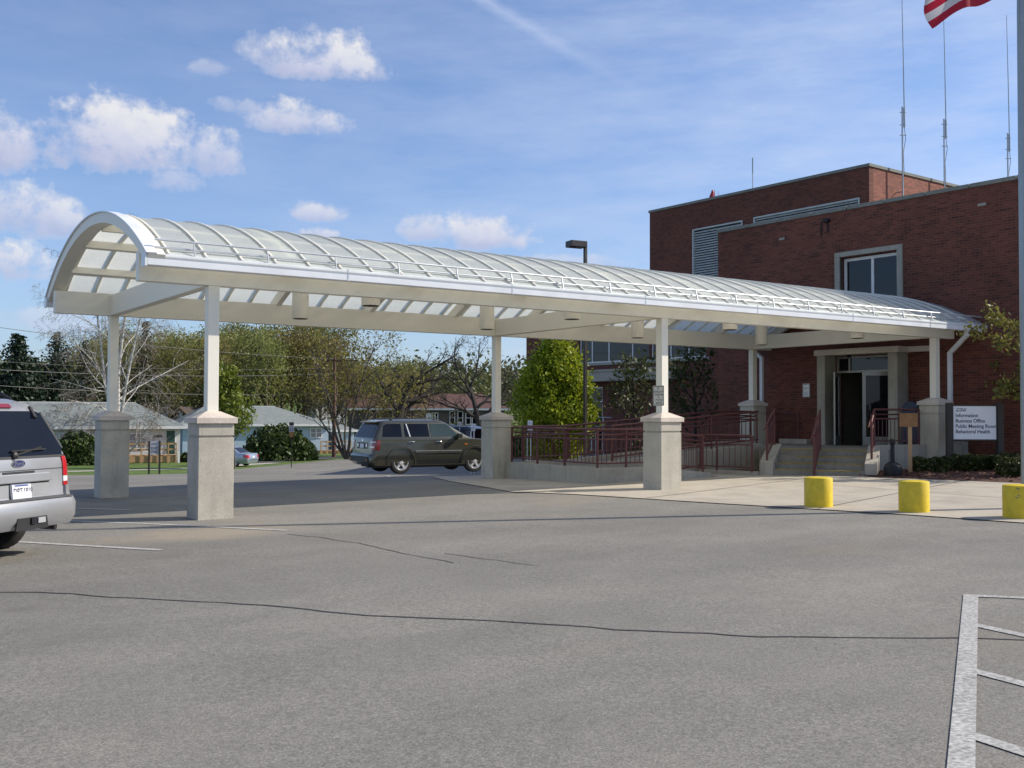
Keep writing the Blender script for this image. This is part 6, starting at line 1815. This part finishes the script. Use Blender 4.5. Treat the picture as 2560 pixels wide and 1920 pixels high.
for px, D, rx, ry, hh, lab in ((2324, 24.6, .36, .22, .34, 'small clipped box shrub nearest the entrance steps'), (2398, 25.3, .34, .24, .36, 'dark clipped box shrub behind the left sign post'),
                              (2466, 25.2, .30, .24, .34, 'clipped box shrub against the wall between the sign posts'), (2535, 24.9, .5, .22, .38, 'clipped box shrub against the wall right of the sign'), (2545, 23.4, .42, .24, .38, 'clipped box shrub in front at the right edge of the mulch')):
    b = at(px, D); b.z = mulch_z(b.x, b.y)
    bush('box_shrub', b, rx, ry, hh, lab, M_lbox, 2400, .045, int(px), True, math.atan2(Rh.y, Rh.x))
# bark chips and fallen leaves on the mulch
rs = np.random.RandomState(31); C = []
for i in range(1500):
    a, b_ = rs.rand(), rs.rand()
    y = .0-8*a; x = 15.45+(-.5-y)*.36+b_*(19.6-15.45-(-.5-y)*.36)
    if x > 19.6: continue
    C.append((x, y, mulch_z(x, y)+.03))
mc = leaves('mulch_chips', C, rs.uniform(.03, .08, len(C)), pbr('chip_bark', (.15, .062, .04), .9, var=.5, scale=20), None, rs, flat=2.5)
mc['kind'] = 'stuff'

# ================================================================== SKY AND SUN
SE = R(35.2); SUN = Vector((.907*math.cos(SE), -.42*math.cos(SE), math.sin(SE))).normalized()
sl = bpy.data.lights.new('sun', 'SUN'); sl.energy = 4.6; sl.angle = R(.53); sl.color = (1, .92, .80)
so = bpy.data.objects.new('sun', sl); COL.objects.link(so)
so.rotation_euler = (-SUN).to_track_quat('-Z', 'Y').to_euler(); so.location = (30, -30, 40)

w = bpy.data.worlds.new('World'); scene.world = w; w.use_nodes = True
nt = w.node_tree
for n in list(nt.nodes): nt.nodes.remove(n)
out = nt.nodes.new('ShaderNodeOutputWorld'); bg = nt.nodes.new('ShaderNodeBackground'); bg.inputs['Strength'].default_value = .115
lk(nt, bg.outputs[0], out.inputs['Surface'])
sky = nt.nodes.new('ShaderNodeTexSky'); sky.sky_type = 'NISHITA'; sky.sun_disc = False
sky.sun_elevation = SE; sky.sun_rotation = math.atan2(SUN.x, SUN.y); sky.air_density = 1.0; sky.dust_density = .6; sky.ozone_density = 2.2; sky.altitude = 300
tc = nt.nodes.new('ShaderNodeTexCoord')
sep = nt.nodes.new('ShaderNodeSeparateXYZ'); lk(nt, tc.outputs['Generated'], sep.inputs[0])
az = math_(nt, 'ARCTAN2', sep.outputs[1], sep.outputs[0])
el = math_(nt, 'ARCSINE', sep.outputs[2])
pv = nt.nodes.new('ShaderNodeCombineXYZ'); lk(nt, az, pv.inputs[0]); lk(nt, el, pv.inputs[1])
P2 = pv.outputs[0]
def azel(px, py):
    d = (Fv+Rv*((px-1280)/FOCAL)-Uv*((py-960)/FOCAL)).normalized()
    return math.atan2(d.y, d.x), math.asin(d.z)
# cumulus: centre, half width, half height above / below the centre, density (photo pixels turned into angles)
CLOUDS = [(295, 355, 215, 118, 70, 1.0), (20, 345, 80, 85, 70, 1.0), (540, 385, 75, 68, 50, .75), (800, 165, 165, 85, 34, 1.0), (690, 125, 90, 40, 40, .45), (745, 305, 125, 52, 30, .85), (600, 262, 75, 20, 24, .5),
          (535, 172, 60, 22, 20, .4), (75, 530, 130, 64, 55, .85), (30, 665, 92, 64, 40, .95), (175, 545, 60, 45, 40, .4), (1205, 590, 118, 58, 36, .95), (1065, 575, 62, 42, 28, .8), (800, 536, 75, 30, 18, .8), (795, 585, 52, 16, 20, .8),
          (1420, 655, 150, 20, 30, .5), (120, 800, 190, 30, 30, .45), (430, 455, 70, 35, 30, .5)]
wn = nt.nodes.new('ShaderNodeTexNoise'); wn.inputs['Scale'].default_value = 22; wn.inputs['Detail'].default_value = 7; wn.inputs['Roughness'].default_value = .6; lk(nt, P2, wn.inputs['Vector'])
wn2 = nt.nodes.new('ShaderNodeTexNoise'); wn2.inputs['Scale'].default_value = 75; wn2.inputs['Detail'].default_value = 5; wn2.inputs['Roughness'].default_value = .6; lk(nt, P2, wn2.inputs['Vector'])
fbm = math_(nt, 'ADD', math_(nt, 'MULTIPLY', math_(nt, 'SUBTRACT', wn.outputs['Fac'], .5), 3.9), math_(nt, 'MULTIPLY', math_(nt, 'SUBTRACT', wn2.outputs['Fac'], .5), 1.5))
dens = None; shade = None
for px, py, a, bu, bd_, den in CLOUDS:
    a0, e0 = azel(px, py)
    a *= 1.12; bu *= 1.12; bd_ *= 1.15
    ka = abs(azel(px+a, py)[0]-a0); ku = abs(azel(px, py-bu)[1]-e0); kd = abs(azel(px, py+bd_)[1]-e0)
    du = math_(nt, 'DIVIDE', math_(nt, 'SUBTRACT', az, a0), ka)
    dv = math_(nt, 'SUBTRACT', el, e0)
    dvn = math_(nt, 'ADD', math_(nt, 'DIVIDE', math_(nt, 'MAXIMUM', dv, 0), ku), math_(nt, 'DIVIDE', math_(nt, 'MINIMUM', dv, 0), kd))
    f = math_(nt, 'SUBTRACT', 1, math_(nt, 'ADD', math_(nt, 'MULTIPLY', du, du), math_(nt, 'MULTIPLY', dvn, dvn)))
    f = math_(nt, 'ADD', f, fbm)
    f = math_(nt, 'MULTIPLY', math_(nt, 'MULTIPLY', f, 1.15, clamp=True), den)
    sh = math_(nt, 'MULTIPLY', f, math_(nt, 'ADD', math_(nt, 'MULTIPLY', dvn, .42), math_(nt, 'MULTIPLY', du, -.10)))
    dens = f if dens is None else math_(nt, 'MAXIMUM', dens, f)
    shade = sh if shade is None else math_(nt, 'ADD', shade, sh)
# thin cirrus veil, thicker to the right, and an old contrail
st_ = nt.nodes.new('ShaderNodeMapping'); st_.inputs['Scale'].default_value = (2.2, 9, 1); st_.inputs['Rotation'].default_value = (0, 0, R(14)); lk(nt, P2, st_.inputs['Vector'])
cn = nt.nodes.new('ShaderNodeTexNoise'); cn.inputs['Scale'].default_value = 2.6; cn.inputs['Detail'].default_value = 8; cn.inputs['Roughness'].default_value = .62; lk(nt, st_.outputs[0], cn.inputs['Vector'])
azR, azL = azel(2560, 300)[0], azel(400, 300)[0]
right = math_(nt, 'DIVIDE', math_(nt, 'SUBTRACT', azL, az), azL-azR, clamp=True)
cir = math_(nt, 'MULTIPLY', ramp(nt, cn.outputs['Fac'], [(.30, 0), (.72, 1)]), math_(nt, 'ADD', .14, math_(nt, 'MULTIPLY', right, .42)))
(a1, e1_), (a2, e2_) = azel(1195, -10), azel(1600, 225)
ln = math.hypot(a2-a1, e2_-e1_); ux, uy = (a2-a1)/ln, (e2_-e1_)/ln
qa, qe = math_(nt, 'SUBTRACT', az, a1), math_(nt, 'SUBTRACT', el, e1_)
along = math_(nt, 'ADD', math_(nt, 'MULTIPLY', qa, ux), math_(nt, 'MULTIPLY', qe, uy))
acr = math_(nt, 'ABSOLUTE', math_(nt, 'ADD', math_(nt, 'ADD', math_(nt, 'MULTIPLY', qa, -uy), math_(nt, 'MULTIPLY', qe, ux)), math_(nt, 'MULTIPLY', math_(nt, 'SUBTRACT', wn.outputs['Fac'], .5), .012)))
tr_ = math_(nt, 'MULTIPLY', math_(nt, 'SUBTRACT', 1, math_(nt, 'DIVIDE', acr, .0085), clamp=True), math_(nt, 'SUBTRACT', 1, math_(nt, 'DIVIDE', along, ln*1.1), clamp=True))
cir = math_(nt, 'ADD', cir, math_(nt, 'MULTIPLY', tr_, .30), clamp=True)
skyc = mixc(nt, 1, sky.outputs[0], ramp(nt, el, [(0, (.66, .74, 1.0)), (.10, (.80, .87, 1.06)), (.30, (.93, .97, 1.12))]), 'MULTIPLY')
CW = 6.0
c1 = mixc(nt, cir, skyc, (CW*.84, CW*.92, CW*1.14))
lit = math_(nt, 'ADD', .44, math_(nt, 'ADD', math_(nt, 'MULTIPLY', shade, 1.15), math_(nt, 'MULTIPLY', fbm, .20)), clamp=True)
ccol = ramp(nt, lit, [(.08, (.50, .56, .80)), (.48, (.76, .79, .93)), (.85, (1.0, .99, .99))])
ccol = mixc(nt, 1, ccol, (CW, CW, CW*1.02), 'MULTIPLY')
c2 = mixc(nt, math_(nt, 'MULTIPLY', dens, .92), c1, ccol)
# below the horizon: dull ground colour
lk(nt, c2, bg.inputs['Color'])

# ================================================================== RENDER
scene.render.engine = 'CYCLES'
scene.view_settings.view_transform = 'Standard'
scene.view_settings.look = 'None'
scene.view_settings.exposure = .32
scene.view_settings.gamma = 1
scene.cycles.max_bounces = 6
scene.cycles.use_denoising = True
scene.render.resolution_x = 1024; scene.render.resolution_y = 768
